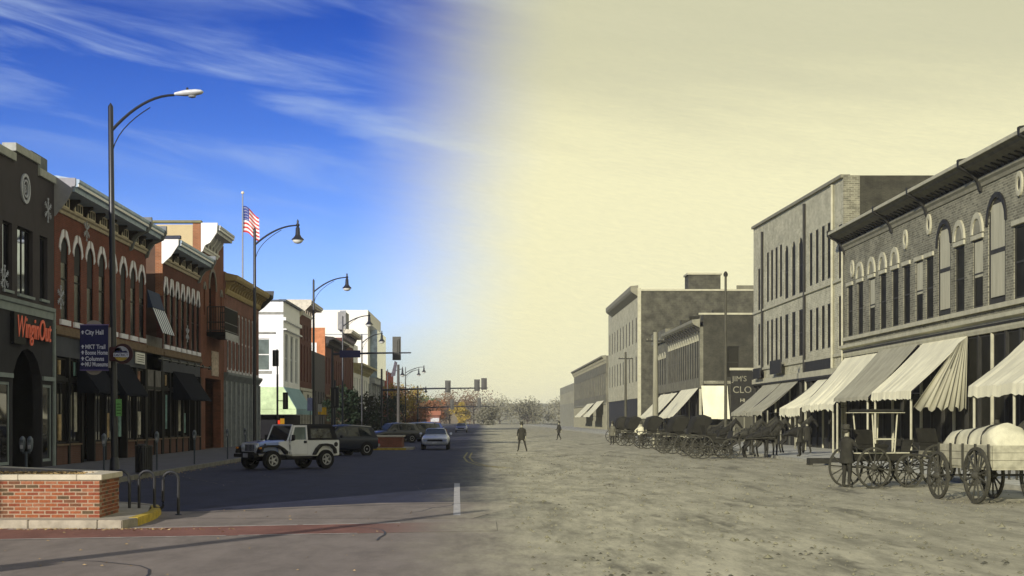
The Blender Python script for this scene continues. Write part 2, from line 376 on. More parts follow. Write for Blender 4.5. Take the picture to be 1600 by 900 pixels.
def sheet(name, fn_pts, mat, z0=0.0, amp=0.0):
    us, vs_ = fn_pts; rnd = random.Random(3); v = []; f = []
    from mathutils import noise as mn
    for y in vs_:
        for x in us:
            k = min(1, max(0, (x + .3) / 2.0)); z = z0
            if amp: z += amp * k * (mn.noise(Vector((x * .5, y * .22, 0))) * .6 + mn.noise(Vector((x * 1.7, y * .9, 4))) * .4 + mn.noise(Vector((x * 5, y * 3, 9))) * .25 - sum(.55 * math.exp(-((x - c - .35 * math.sin(y * .07 + c)) / .13) ** 2) for c in (3.1, 4.5, 7.2, 8.6, 9.9, 11.3)))
            v.append((x, y, z))
    n = len(us)
    for j in range(len(vs_) - 1):
        for i in range(n - 1): f.append((j * n + i, j * n + i + 1, (j + 1) * n + i + 1, (j + 1) * n + i))
    me = bpy.data.meshes.new(name); me.from_pydata(v, [], f); me.materials.append(mat); me.polygons.foreach_set('use_smooth', [True] * len(f))
    o = link(name, me); o['kind'] = 'structure'; return o
def lin(a, b, n): return [a + (b - a) * i / n for i in range(n + 1)]
ux = [-14.0, -11.5, -6, -2, -1] + lin(-.5, 15.2, 62)
sheet('intersection_pavement', ([-60, -30] + ux[0:] + [30, 60], lin(-10, 15, 5) + lin(15.3, 31.0, 54)), m_cross, 0, .05)
# far half of the intersection ends at a slanted tar joint, then the darker asphalt begins
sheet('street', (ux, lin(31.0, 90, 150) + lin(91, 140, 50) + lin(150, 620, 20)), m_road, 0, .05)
mb = MB(); mb.ud([(-11.5, 31.0), (-.2, 31.0), (1.2, 37.0), (-.5, 37.0), (-2.5, 36.6), (-6.2, 33.2), (-11.5, 33.0)], .0045, .006); struct('pavement_apron', mb, m_cross)
mb = MB(); mb.ud([(-17, 23.6), (-8.0, 25.5), (-.6, 27.3), (.25, 27.5), (.25, 30.05), (-.7, 29.8), (-6.62, 28.02), (-17, 28.0)], .0045, .0065); struct('crosswalk_band', mb, m_band)
m_line = M('worn_white_paint', (.50, .48, .44), .7, .35, 6); m_yel = M('yellow_road_paint', (.34, .28, .08), .7, .4, 5); m_tar = M('tar_joint', (.05, .05, .05), .6, .3, 4)
mb = MB()
for (x0, y0, x1, y1) in [(-8.6, 27.80, -6.7, 28.0), (-6.4, 28.13, -3.5, 28.97), (-3.4, 29.0, -1.6, 29.53), (-8.0, 25.45, -4.4, 26.3), (-4.2, 26.36, -2.2, 26.85)]:
    dx, dy = x1 - x0, y1 - y0; l = math.hypot(dx, dy); nx, ny = -dy / l * .035, dx / l * .035
    mb.ud([(x0 - nx, y0 - ny), (x1 - nx, y1 - ny), (x1 + nx, y1 + ny), (x0 + nx, y0 + ny)], .009, .0105)
struct('crosswalk_edge_line', mb, m_line)
mb = MB(); mb.ud([(-.62, 31.9), (-.47, 31.9), (-.73, 47.8), (-.90, 47.8)], .007, .0085); struct('lane_dash', mb, m_line)
mb = MB()
for off in (0, .28):
    mb.tube([(-.95 + off, 92, .0), (-1.0 + off, 80, .0), (-.75 + off, 72, .0), (-.15 + off, 66, .0), (.9 + off, 62.5, .0)], .05, 4)
o = struct('yellow_turn_line', mb, m_yel); o.scale = (1, 1, .12); o.location.z = .008
mb = MB(); mb.tube([(-6.2, 32.6, .0), (-4, 34.5, 0), (-2.2, 36.0, 0), (-.3, 36.5, 0), (.6, 36.5, 0)], .03, 4); o = struct('tar_seam', mb, m_tar); o.scale = (1, 1, .1); o.location.z = .009
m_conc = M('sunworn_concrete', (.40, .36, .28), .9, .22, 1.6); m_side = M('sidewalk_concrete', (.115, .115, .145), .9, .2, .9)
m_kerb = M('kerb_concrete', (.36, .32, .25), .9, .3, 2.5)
# corner bulb-out with the planter, its kerb built stone by stone
mb = MB(); mb.ud([(-11.5, 28.22), (-6.85, 28.22), (-6.66, 28.8), (-6.74, 30.9), (-7.15, 33.0), (-8.5, 34.5), (-11.5, 36.2), (-17.1, 36.2), (-17.1, 8), (-11.5, 8)], -.1, .148); island = struct('corner_pavement', mb, m_conc)
kp = [(-11.5, 28.07), (-9.6, 28.07), (-8.32, 28.07), (-7.05, 28.07), (-6.60, 28.07), (-6.47, 28.8), (-6.50, 29.9), (-6.58, 31.0), (-6.75, 32.2), (-7.0, 33.15), (-7.7, 34.1), (-8.5, 34.7), (-9.8, 35.5), (-11.5, 36.4)]
kin = [(-11.5, 28.22), (-9.6, 28.22), (-8.32, 28.22), (-7.05, 28.22), (-6.85, 28.22), (-6.66, 28.8), (-6.68, 29.9), (-6.74, 30.9), (-6.92, 32.05), (-7.15, 33.0), (-7.8, 33.9), (-8.5, 34.5), (-9.8, 35.25), (-11.5, 36.2)]
ky = M('yellow_kerb_paint', (.50, .36, .04), .75, .35, 5)
for i in range(len(kp) - 1):
    a, b, c, d = kp[i], kp[i + 1], kin[i + 1], kin[i]
    sh = lambda p, q, t: (p[0] + (q[0] - p[0]) * t, p[1] + (q[1] - p[1]) * t)
    k = .006
    mb = MB(); mb.ud([sh(a, b, k), sh(b, a, k), sh(c, d, k), sh(d, c, k)], -.1, .152 + .004 * (i % 2))
    part('kerb_stone', mb, ky if 4 < i < 9 else m_kerb, island, bevel=.012)
# long pavement on the left, kerb, then beyond the cross street
def pavement(name, x0, x1, y0, y1, kx, mat, km, seg=4.0, h=.15):
    w = MB(); w.box(x0, x1, y0, y1, -.1, h - .002); o = struct(name, w, mat)
    y = y0; base = MB().box(-.075, .075, 0.004, seg - .008, -.1, h + .003).mesh('kerb_stone', km)
    while y < min(y1, y0 + 26 * seg) - seg * .5:
        link('kerb_stone', base, o, (kx, y, 0)); y += seg
    if y < y1: part('kerb_stone', MB().box(kx - .075, kx + .075, y, y1, -.1, h + .003), km, o)
    j = MB(); yy = y0 + 1.6
    while yy < y1: j.box(min(x0, x1) + .1, max(x0, x1) - .1, yy, yy + .02, h - .004, h + .0006); yy += 1.6
    part('expansion_joint', j, m_tar, o); return o
m_kshade = M('kerb_concrete_shaded', (.20, .19, .17), .9, .3, 2.5)  # darker copy of the kerb concrete for the shaded pavement
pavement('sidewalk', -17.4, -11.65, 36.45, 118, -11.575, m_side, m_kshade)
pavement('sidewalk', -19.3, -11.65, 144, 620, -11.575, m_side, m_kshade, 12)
m_oldwalk = M('old_sidewalk', (.52, .515, .40), .95, .12, .8)
m_oldkerb = M('old_kerb', (.34, .335, .25), .95, .25, 2)
pavement('old_sidewalk', 15.15, 22.3, 40, 126, 15.075, m_oldwalk, m_oldkerb, 5, .13)
pavement('old_sidewalk', 15.15, 22.3, 142, 620, 15.075, m_oldwalk, m_oldkerb, 20, .13)

# ------------------------------------------------------------------ shared materials
red = brick_mat('red_brick', (.20, .052, .036), (.145, .040, .03), (.14, .09, .075), var=.2)
red2 = brick_mat('dark_red_brick', (.15, .042, .033), (.11, .034, .029), (.10, .07, .06), var=.2)
tanb = brick_mat('orange_brick', (.34, .13, .055), (.26, .10, .045), (.30, .2, .13), var=.2)
tower_b = brick_mat('tower_brick', (.23, .075, .045), (.17, .058, .036), (.14, .09, .07), var=.25)
stuc = M('charcoal_stucco', (.050, .043, .050), .9, .12, 1.4, bmp=.3)
stucd = M('dark_stucco', (.024, .024, .033), .9, .15, 1.2, bmp=.3)
palegrey = M('pale_blue_grey_trim', (.24, .28, .29), .7, .15, 2)
cream = M('cream_trim', (.42, .36, .27), .7, .2, 2, streak=True)
bluegrey = M('grey_blue_cornice', (.36, .46, .58), .55, .2, 2, streak=True)
darkwood = M('dark_bracket', (.035, .028, .026), .7, .2)
white = M('white_paint', (.80, .79, .77), .6, .08, 1.5)
hoodm = M('white_window_hood', (.74, .73, .82), .7, .12, 3)
black = M('black_paint', (.008, .008, .011), .6, .2, 2, spec=.12)
iron = M('black_iron', (.015, .016, .02), .4, .2, 6, spec=.5)
brown = M('brown_stone_belt', (.17, .115, .075), .85, .25, 2)
kick = brick_mat('kick_brick', (.14, .06, .045), (.11, .05, .04), (.12, .09, .08))
fascia = M('slate_fascia', (.040, .046, .072), .7, .2, 1.5)
roofm = M('roof_felt', (.06, .06, .065), .9, .3, .6)
gdark = glass('dark_glass', (.006, .007, .010), .25, .08)
gsky = glass('bright_glass', (.20, .24, .32), .03, .75, wav=.01); gsky.node_tree.nodes['Principled BSDF'].inputs['Metallic'].default_value = 1
gshop = glass('shop_glass', (.010, .009, .008), .03, 1.0, .015)
tanst = M('tan_stucco', (.52, .42, .24), .85, .08, .6)
canvb = M('black_canvas', (.007, .009, .018), .95, .2, 3, spec=.05)

# ------------------------------------------------------------------ left row
def storefront(root, F, us, ztr0, ztr1, z_f1, belt_m, glassm, recess=(), frame_m=None, kz=.92, base=.15, kick_m=None, pil_m=None, fas_m=None):
    frame_m = frame_m or black; kick_m = kick_m or kick; pil_m = pil_m or black; fas_m = fas_m or fascia
    part('fascia', MB(F).box(us[0], us[-1], -.3, -.02, ztr1, z_f1), fas_m, root)
    part('shop_back', MB(F).box(us[0] + .1, us[-1] - .1, -2.2, -2.1, base, z_f1), black, root)
    part('shop_ceiling', MB(F).box(us[0] + .1, us[-1] - .1, -2.1, -.3, ztr1, ztr1 + .1), black, root)
    for u in us:
        part('pilaster', MB(F).box(u - .13, u + .13, -.3, .03, base, ztr1 - .002), pil_m, root, bevel=.012)
    for i, (a, b) in enumerate(zip(us[:-1], us[1:])):
        w = b - a - .27; c = (a + b) / 2
        window(root, F, c, w, ztr0, ztr1 - .05, frame_m, glassm, d=-.10, mid=False, mull=1, name='transom')
        part('header', MB(F).box(a + .131, b - .131, -.28, .0, ztr0 - .16, ztr0 - .002), pil_m, root)
        if i in recess:
            part('entry_wall', MB(F).box(a + .131, a + .2, -1.5, -.3, base, ztr0 - .17), kick_m, root)
            d = part('door', MB(F).box(c - .5, c + .5, -1.5, -1.44, base, 2.5), black, root)
            part('door_pane', MB(F).box(c - .38, c + .38, -1.439, -1.42, .5, 2.35), gdark, d)
            part('handle', MB(F).tube([F.pt(c + .4, -1.38, 1.1), F.pt(c + .4, -1.38, 1.5)], .02, 6), iron, d)
            part('entry_light', MB(F).box(c - w / 2, c + w / 2, -1.5, -1.45, 2.52, ztr0 - .2), gdark, root)
        else:
            part('kick_plate', MB(F).box(a + .131, b - .131, -.25, -.03, base, kz), kick_m, root)
            part('kick_sill', MB(F).box(a + .131, b - .131, -.24, .05, kz + .001, kz + .07), belt_m, root)
            window(root, F, c, w, kz + .08, ztr0 - .17, frame_m, glassm, d=-.08, mid=False, mull=1)
def iron_cornice(root, F, u0, u1, z0, z1, brk, big=(), proj=1.0, m_top=None, m_fr=None, m_b=None, m_panel=None):
    m_top = m_top or bluegrey; m_fr = m_fr or cream; m_b = m_b or darkwood; m_panel = m_panel or M('bright_cream_panel', (.66, .58, .44), .7, .15, 3)
    h = z1 - z0
    part('cornice_trim', MB(F).dz([(0.0, z0 - .12), (.07, z0 - .12), (.10, z0), (.18, z0 + .05), (.18, z0 + .13), (0, z0 + .13)], u0, u1), m_fr, root)
    part('cornice', MB(F).dz([(0, z1 - .52), (proj - .18, z1 - .52), (proj - .16, z1 - .36), (proj - .06, z1 - .33), (proj - .06, z1 - .22), (proj, z1 - .16), (proj, z1 - .04), (0.1, z1 + .12), (0, z1 + .12)], u0 - .05, u1 + .05), m_top, root)
    part('cornice_band', MB(F).box(u0 - .06, u1 + .06, proj - .055, proj - .03, z1 - .33, z1 - .225), white, root)
    bw = .16
    shape = [(.01, z0 + .14), (.12, z0 + .14), (.15, z0 + h * .25), (proj * .28, z0 + h * .40), (proj * .42, z1 - .62), (proj * .42, z1 - .525), (.01, z1 - .525)]
    bm = cached(('brk', root.name), lambda: MB(F.zero()).dz([(d, z - z0) for d, z in shape], -bw / 2, bw / 2).mesh('bracket', m_b))
    for u in brk: link('bracket', bm, root, F.pt(u, 0, z0))
    for a, b in zip(brk[:-1], brk[1:]):
        c = (a + b) / 2; w = min(b - a - bw - .25, 1.3)
        pn = part('frieze_panel', MB(F).box(c - w / 2, c + w / 2, .01, .09, z0 + .16, z0 + h * .55), m_panel, root, bevel=.02)
        for k in (-1, 0, 1): part('vent', MB(F).box(c + k * w * .28 - w * .09, c + k * w * .28 + w * .09, .091, .10, z0 + .24, z0 + h * .47), black, pn)
        part('frieze_block', MB(F).dz([(.01, z0 + h * .60), (.22, z0 + h * .60), (.30, z0 + h * .66), (.30, z0 + h * .74), (.01, z0 + h * .8)], c - w / 2, c + w / 2), m_panel, root)
    for u in big:
        part('console', MB(F).dz([(.0, z0 - .3), (.14, z0 - .25), (.24, z0 + .1), (.45, z0 + h * .35), (proj * .9, z1 - .55), (proj + .08, z1 - .2), (proj + .08, z1 + .16), (.0, z1 + .16)], u - .12, u + .12), M('grey_console', (.16, .17, .18), .7, .2), root)
def snowflake(root, F, u, z, r, m):
    mb = MB(F); P = F.pt
    for k in range(6):
        a = math.pi * k / 3 + .52; d = (math.cos(a), math.sin(a))
        e = (u + d[0] * r, z + d[1] * r); mb.tube([P(u, .12, z), P(e[0], .12, e[1])], .024, 5)
        for t in (.45, .75):
            for s in (-.7, .7):
                b = a + s; q = (u + d[0] * r * t, z + d[1] * r * t); mb.tube([P(q[0], .12, q[1]), P(q[0] + math.cos(b) * r * .28, .12, q[1] + math.sin(b) * r * .28)], .018, 5)
    return part('snowflake_ornament', mb, m, root)
m_snow = M('silver_ornament', (.40, .42, .50), .5, .2, 5)

# corner block (outside the frame on the near left)
b0, F = bldg('brick_building', 'plain brick corner block nearest the camera on the left', -17.1, 13, 46.9, -1)
ops = [(u, 1.2, 6.4, 9.2) for u in lin(15, 45, 12)] + [(u, 2.2, 1.0, 4.2) for u in lin(16, 44, 9)]
part('wall', wall(F, 13, 46.9, .1, 12.0, ops), red2, b0)
for o_ in ops: window(b0, F, o_[0], o_[1], o_[2], o_[3], black, gdark)
shell(b0, F, 13, 46.9, 20, 12.0, red2, roofm); part('coping', MB(F).box(12.9, 46.85, -.4, .12, 12.001, 12.2), cream, b0)

# charcoal restaurant
b1, F = bldg('restaurant_building', 'charcoal stucco restaurant with stepped parapet and orange-red script sign at far left', -17.1, 47, 61.2, -1)
up = [(52.6, 1.1, 6.65, 9.1), (55.2, 1.1, 6.65, 9.1), (57.35, 1.95, 6.62, 9.12), (59.75, 1.05, 6.65, 9.1)]
lo = [(57.65, 3.7, .15, 4.65, 1.5), (54.2, 2.6, .35, 3.35), (60.25, 1.25, .35, 3.35), (50.3, 3.0, .35, 3.35)]
part('upper_wall', wall(F, 47, 61.2, 6.4, 11.35, up), stuc, b1)
part('lower_wall', wall(F, 47, 61.2, .1, 5.93, lo), stucd, b1)
for u, w, a, b in up: window(b1, F, u, w, a, b, black, gsky, d=-.13, mid=False, mull=1 if w > 1.5 else 0, sill=(palegrey, .02, .1))
for u, w, a, b in lo[1:]: window(b1, F, u, w, a, b, palegrey, gshop, d=-.03, mid=False, mull=1 if w > 2 else 0, ft=.09)
for a, b in ((52.8, 55.7), (59.55, 61.0)): part('trim', MB(F).box(a, b, .002, .08, 3.50, 3.66), palegrey, b1)
part('doorway_back', MB(F).box(55.9, 59.45, -1.9, -1.8, .1, 4.6), black, b1)
part('belt_band', MB(F).dz([(-.34, 5.93), (.04, 5.93), (.05, 6.2), (.12, 6.24), (.14, 6.38), (.04, 6.398), (-.34, 6.398)], 47, 61.0), palegrey, b1)
part('corner_trim', MB(F).box(61.0, 61.19, -.3, .08, .1, 6.37), palegrey, b1)
steps = [(47, 49.5, 11.7), (49.5, 52.8, 12.05), (52.8, 55.95, 11.7), (55.95, 59.0, 12.08), (59.0, 61.2, 11.66)]
for a, b, z in steps:
    part('parapet', MB(F).box(a, b, -.35, 0, 11.351, z - .3), stuc, b1)
    part('coping', MB(F).box(a - .03, b + .03, -.42, .10, z - .3, z), M('pale_coping', (.38, .39, .36), .8, .2), b1, bevel=.01)
shell(b1, F, 47, 61.1, 16, 11.4, stucd, roofm)
part('roof_unit', MB(F).box(60.2, 62.4, -1.9, -.6, 11.2, 12.55), M('unit_grey', (.12, .14, .15), .7), b1, bevel=.03)
med = MB(F); 
med.ring_uz([(57.3 + .56 * math.cos(q), 10.6 + .56 * math.sin(q)) for q in lin(0, 2 * math.pi, 24)[:-1]], [(57.3 + .44 * math.cos(q), 10.6 + .44 * math.sin(q)) for q in lin(0, 2 * math.pi, 24)[:-1]], .002, .06)
med.ring_uz([(57.3 + .34 * math.cos(q), 10.6 + .34 * math.sin(q)) for q in lin(0, 2 * math.pi, 24)[:-1]], [(57.3 + .27 * math.cos(q), 10.6 + .27 * math.sin(q)) for q in lin(0, 2 * math.pi, 24)[:-1]], .002, .06)
mo = part('medallion', med, m_snow, b1); text('B', .42, m_snow, mo, F.pt(57.17, .02, 10.45), '+X', .02)
snowflake(b1, F, 59.95, 10.15, .48, m_snow); snowflake(b1, F, 54.5, 7.0, .48, m_snow)
m_orange = emit('orange_red_letters', (.62, .10, .05), .12)
mo = part('sign_board', MB(F).box(55.5, 56.9, .002, .16, 4.75, 5.9), black, b1)
sg = text("WinginOut", 1.15, m_orange, b1, F.pt(55.75, .16, 5.02), '+X', .02, 'sign_lettering', bold=.0, sx=.84)
sg.data.transform(Matrix.Shear('XZ', 4, (0, 0)) if False else Matrix.Identity(4))
for v in sg.data.vertices: v.co.x += v.co.y * .18
part('sign_backing', MB(F).box(56.2, 60.4, .03, .12, 5.05, 5.75), black, b1)

# long red brick block
b2, F = bldg('brick_building', 'long red brick block with eight white-hooded windows, right of the charcoal restaurant', -17.1, 61.25, 77.9, -1)
wy = [62.7, 64.75, 66.8, 68.85, 70.9, 72.95, 75.0, 76.9]
ops = [(u, 1.08, 6.05, 9.4, .4) for u in wy]
part('wall', wall(F, 61.25, 77.9, 5.77, 11.1, ops), red, b2)
for i, (u, w, a, b, r) in enumerate(ops): window(b2, F, u, w, a, b, black, gdark, d=-.04, sill=(hoodm, .18, .22), hood=(white_hood, hoodm), arch=1, shade=(M('old_blind', (.028, .028, .034), .8), .3 + .1 * (i % 3)))
part('belt_band', MB(F).dz([(-.34, 5.36), (.02, 5.36), (.10, 5.42), (.10, 5.6), (.05, 5.62), (.05, 5.769), (-.34, 5.769)], 61.25, 77.9), brown, b2)
iron_cornice(b2, F, 61.3, 77.85, 10.45, 11.6, lin(61.5, 74.1, 6) + lin(74.5, 77.6, 2), big=(74.3, 77.75))
part('end_panel', MB(F).dz([(-.35, 10.1), (.02, 10.1), (.5, 10.7), (.85, 11.35), (.85, 11.62), (-.35, 11.62)], 61.2, 61.3), M('grey_metal_panel', (.30, .30, .34), .7, .1), b2)
storefront(b2, F, lin(61.4, 77.8, 8), 3.7, 4.55, 5.36, brown, gshop, recess=(2, 5))
shell(b2, F, 61.3, 77.85, 18, 11.3, red2, roofm)
awning(b2, F, 64.6, 68.2, 4.55, 3.2, .95, .1, canvb, sag=0, wave=0)
awning(b2, F, 69.5, 74.1, 4.62, 3.18, .95, .1, canvb, sag=0, wave=0)
wb = part('sign_board', MB(F).box(75.4, 77.3, .01, .08, 4.75, 5.3), white, b2); 
for k in range(4): part('sign_line', MB(F).box(75.6, 77.1, .081, .087, 4.84 + k * .11, 4.87 + k * .11), black, wb)
snowflake(b2, F, 65.8, 10.1, .48, m_snow); snowflake(b2, F, 61.75, 6.9, .48, m_snow); snowflake(b2, F, 70.3, 6.6, .48, m_snow)
for u in (65.7, 69.8): part('shield_sign', MB(F).uz([(u - .5, 4.9), (u + .5, 4.9), (u + .5, 5.4), (u, 5.7), (u - .5, 5.4)], .2, .3), M('dull_purple', (.10, .05, .09), .6), b2)

# narrow infill with the striped awning
b2b, F = bldg('infill_building', 'narrow dark infill with blue and white striped awning between two red brick blocks', -17.1, 78.0, 81.9, -1)
part('wall', MB(F).box(78.0, 81.9, -.3, -.02, 3.5, 6.3), M('grey_stone', (.16, .15, .15), .9, .25), b2b)
part('upper_wall', MB(F).box(78.0, 81.9, -3.2, -3.0, 6.3, 8.9), stucd, b2b)
part('roof', MB(F).box(78.0, 81.9, -14, -.3, 5.9, 6.1), roofm, b2b)
part('belt_band', MB(F).box(78.0, 81.9, -.3, .06, 5.4, 5.76), brown, b2b)
storefront(b2b, F, [78.1, 79.95, 81.8], 3.7, 4.55, 5.39, brown, gshop)
m_str, t_, bs_ = newmat('striped_canvas'); s_ = t_.nodes.new('ShaderNodeSeparateXYZ'); t_.links.new(wpos(t_), s_.inputs[0])
t_.links.new(mixc(t_, mnode(t_, 'GREATER_THAN', mnode(t_, 'FRACT', mnode(t_, 'MULTIPLY', s_.outputs[1], 1.9)), 0.42), (.02, .045, .12), (.70, .72, .76)), bs_.inputs['Base Color']); bs_.inputs['Roughness'].default_value = .8
awning(b2b, F, 78.1, 81.0, 8.6, 7.7, .3, .02, M('navy_canvas', (.02, .035, .09), .8), sag=0, wave=0)
mb = MB(F); mb.add([F.pt(78.1, .3, 7.68), F.pt(81.0, .3, 7.68), F.pt(81.0, .82, 6.4), F.pt(78.1, .82, 6.4)], [(0, 1, 2, 3)]); o = part('striped_awning', mb, m_str, b2b); o.modifiers.new('t', 'SOLIDIFY').thickness = .03

# second red brick block
b3, F = bldg('brick_building', 'shorter red brick block with seven close-set white-hooded windows beside the balcony tower', -17.1, 82.0, 93.0, -1)
wy = [82.75, 84.3, 85.85, 87.4, 88.95, 90.5, 92.05]
ops = [(u, .92, 6.0, 9.35, .35) for u in wy]
part('wall', wall(F, 82.0, 93.0, 5.77, 11.1, ops), red2, b3)
for i, (u, w, a, b, r) in enumerate(ops): window(b3, F, u, w, a, b, black, gdark, d=-.04, sill=(hoodm, .1, .22), hood=(lambda Z, w, h: white_hood(Z, w * .72, h), hoodm), arch=1)
part('belt_band', MB(F).dz([(-.34, 5.36), (.02, 5.36), (.10, 5.42), (.10, 5.6), (.05, 5.62), (.05, 5.769), (-.34, 5.769)], 82.0, 93.0), brown, b3)
iron_cornice(b3, F, 82.1, 92.2, 10.45, 11.6, lin(82.4, 91.8, 5), big=(92.1,))
part('end_panel', MB(F).dz([(-.05, 10.3), (.02, 10.3), (.45, 10.7), (.85, 11.3), (.85, 11.6), (-.05, 11.6)], 81.9, 82.0), white, b3)
part('end_cap', MB(F).dz([(-2.3, 11.62), (.95, 11.62), (.95, 11.8), (-2.3, 11.75)], 81.85, 82.2), fascia, b3)
storefront(b3, F, lin(82.1, 92.9, 6), 3.7, 4.55, 5.36, brown, gshop, recess=(4,))
awning(b3, F, 84.6, 90.7, 4.65, 3.16, 1.0, .1, canvb, sag=0, wave=0)
rod = MB(F); rod.tube([F.pt(78.2, .55, 5.1), F.pt(93.5, .55, 5.1)], .025, 6)
for u in lin(79, 93, 6): rod.tube([F.pt(u, 0, 5.1), F.pt(u, .55, 5.1)], .02, 6)
ro = part('sign_light_rail', rod, iron, b3)
for u in lin(79, 93, 6): part('spot_lamp', MB(F).lathe([(.05, .12), (.12, -.08), (.11, -.1)], F.pt(u, .55, 5.1), 8), iron, ro)
shell(b3, F, 82.02, 92.95, 18, 11.3, M('brown_side_wall', (.11, .065, .045), .9, .3, .6), roofm)
part('side_quoin', MB(F).box(81.96, 82.25, -.4, -.01, 8.6, 11.55), tanb, b3)
snowflake(b3, F, 88.2, 6.9, .48, m_snow)

# balcony tower
b4, F = bldg('tower_building', 'narrow brick tower building with a white bracketed cornice, arched window and black iron balcony', -17.1, 93.05, 101.2, -1)
ops = [(97.0, 2.3, 7.4, 11.3, 1.15), (94.2, .5, 8.4, 10.2, .25), (100.2, .5, 8.4, 10.2, .25), (97.3, 5.6, .15, 4.55)]
part('wall', wall(F, 93.05, 101.2, .1, 13.4, ops, th=.5), tower_b, b4)
window(b4, F, 97.0, 2.3, 7.4, 11.3, black, gdark, d=-.3, mull=1, hood=(lambda Z, w, h: arch_hood(Z, w, h), M('grey_stone_arch', (.20, .18, .16), .9, .25)), arch=0, label='tall arched balcony window')
for u in (94.2, 100.2): window(b4, F, u, .5, 8.4, 10.2, black, gdark, mid=False, hood=(lambda Z, w, h: arch_hood(Z, w * .9, h), MATS['grey_stone_arch']))
part('doorway_back', MB(F).box(94.4, 100.2, -2.6, -2.5, .1, 4.6), black, b4)
part('corner_pier', MB(F).box(93.05, 94.5, -.5, -.002, 13.4, 13.75) , tanb, b4)
iron_cornice(b4, F, 93.3, 98.6, 12.35, 13.8, lin(93.9, 98.3, 4), proj=1.15, m_top=M('white_grey_cornice', (.55, .57, .6), .6), m_fr=white, m_b=white, m_panel=M('pale_panel', (.45, .47, .5), .7))
part('end_panel', MB(F).dz([(.0, 12.1), (.1, 12.2), (.25, 12.55), (.55, 12.7), (.95, 13.3), (1.0, 13.9), (.0, 13.9)], 93.05, 93.28), white, b4)
mb = MB(F); mb.box(93.06, 93.4, -14, -.49, .1, 13.8); part('side_wall', mb, tanst, b4)
part('brick_pier', MB(F).box(93.03, 93.3, -.48, -.004, 9, 13.85), tanb, b4)
part('coping', MB(F).box(93.0, 93.5, -14, .02, 13.91, 14.05), M('olive_coping', (.2, .19, .1), .8), b4)
part('side_wall', MB(F).box(100.9, 101.18, -14, -.5, .1, 13.2), tower_b, b4); part('back_wall', MB(F).box(93.4, 100.9, -14, -13.7, .1, 13), tower_b, b4); part('roof', MB(F).box(93.4, 100.9, -13.7, -.5, 12.5, 12.7), roofm, b4)
bal = part('balcony', MB(F).box(94.9, 99.9, .01, 1.15, 7.15, 7.4), black, b4)
part('balcony_skirt', MB(F).box(94.95, 99.85, 1.151, 1.2, 6.95, 7.4), M('pale_skirt', (.4, .4, .42), .7), bal)
rl = MB(F)
for a, b in (((94.95, 1.12), (99.85, 1.12)), ((94.95, .05), (94.95, 1.12)), ((99.85, .05), (99.85, 1.12))):
    for z in (7.5, 8.0, 8.95): rl.tube([F.pt(a[0], a[1], z), F.pt(b[0], b[1], z)], .035, 5)
    n = 22 if a[1] == b[1] else 8
    for k in range(n + 1): u = a[0] + (b[0] - a[0]) * k / n; d = a[1] + (b[1] - a[1]) * k / n; rl.tube([F.pt(u, d, 7.4), F.pt(u, d, 8.95)], .025, 4)
part('railing', rl, iron, bal)
part('mural_panel', MB(F).box(96.5, 98.9, .01, .07, 4.75, 6.3), M('pale_mural', (.5, .4, .34), .8, .45, 4), b4)

# tan-cornice brick block
b5, F = bldg('brick_building', 'brick block with ochre cornice and grey ground floor, last before the cross street', -17.1, 101.3, 117.0, -1)
wy = lin(103.0, 115.6, 8)
ops = [(u, .95, 5.3, 9.3) for u in wy]
br5 = brick_mat('mauve_brick', (.24, .095, .075), (.18, .075, .06), (.16, .11, .1))
part('wall', wall(F, 101.3, 117.0, 5.1, 11.2, ops), br5, b5)
for u, w, a, b in ops: window(b5, F, u, w, a, b, M('mauve_white_frame', (.5, .48, .52), .7), gdark, d=-.06, ft=.14, mid=True, sill=(MATS['mauve_white_frame'], .12, .2))
och = M('ochre_cornice', (.36, .27, .12), .75, .2, 2)
part('cornice_trim', MB(F).dz([(0, 10.3), (.12, 10.3), (.2, 10.5), (.2, 10.62), (0, 10.62)], 101.4, 117), och, b5)
part('cornice', MB(F).dz([(0, 11.15), (.75, 11.15), (.85, 11.3), (.9, 11.5), (.0, 11.7)], 101.4, 117.1), och, b5)
bmh = MB(F.zero()).dz([(.0, 0), (.25, 0), (.35, .25), (.62, .4), (.62, .52), (0, .52)], -.13, .13).mesh('bracket', och)
for u in lin(101.9, 116.6, 14): link('bracket', bmh, b5, F.pt(u, .0, 10.625))
part('console', MB(F).dz([(0, 10.2), (.4, 10.5), (1.1, 11.2), (1.15, 11.75), (0, 11.75)], 116.85, 117.15), iron, b5)
part('corner_pier', MB(F).box(101.3, 102.1, -2.5, .05, 10.0, 11.75), br5, b5)
g5 = M('grey_blue_panelling', (.17, .19, .215), .7, .15, 1)
part('belt_band', MB(F).dz([(-.3, 4.55), (.02, 4.55), (.3, 4.95), (.3, 5.099), (-.3, 5.099)], 101.3, 117), g5, b5)
lo = [(u, 1.0, .6, 2.9) for u in (104.2, 108.0, 112.0, 115.2)]
part('lower_wall', wall(F, 101.3, 117, .1, 4.549, lo), g5, b5)
for u, w, a, b in lo: window(b5, F, u, w, a, b, g5, gdark, d=-.08, mid=False)
for u in lin(101.6, 116.8, 8): part('pilaster', MB(F).box(u - .18, u + .18, .002, .14, .1, 4.54), M('pale_pilaster', (.24, .26, .29), .7), b5)
shell(b5, F, 101.35, 116.95, 18, 11.3, br5, roofm)

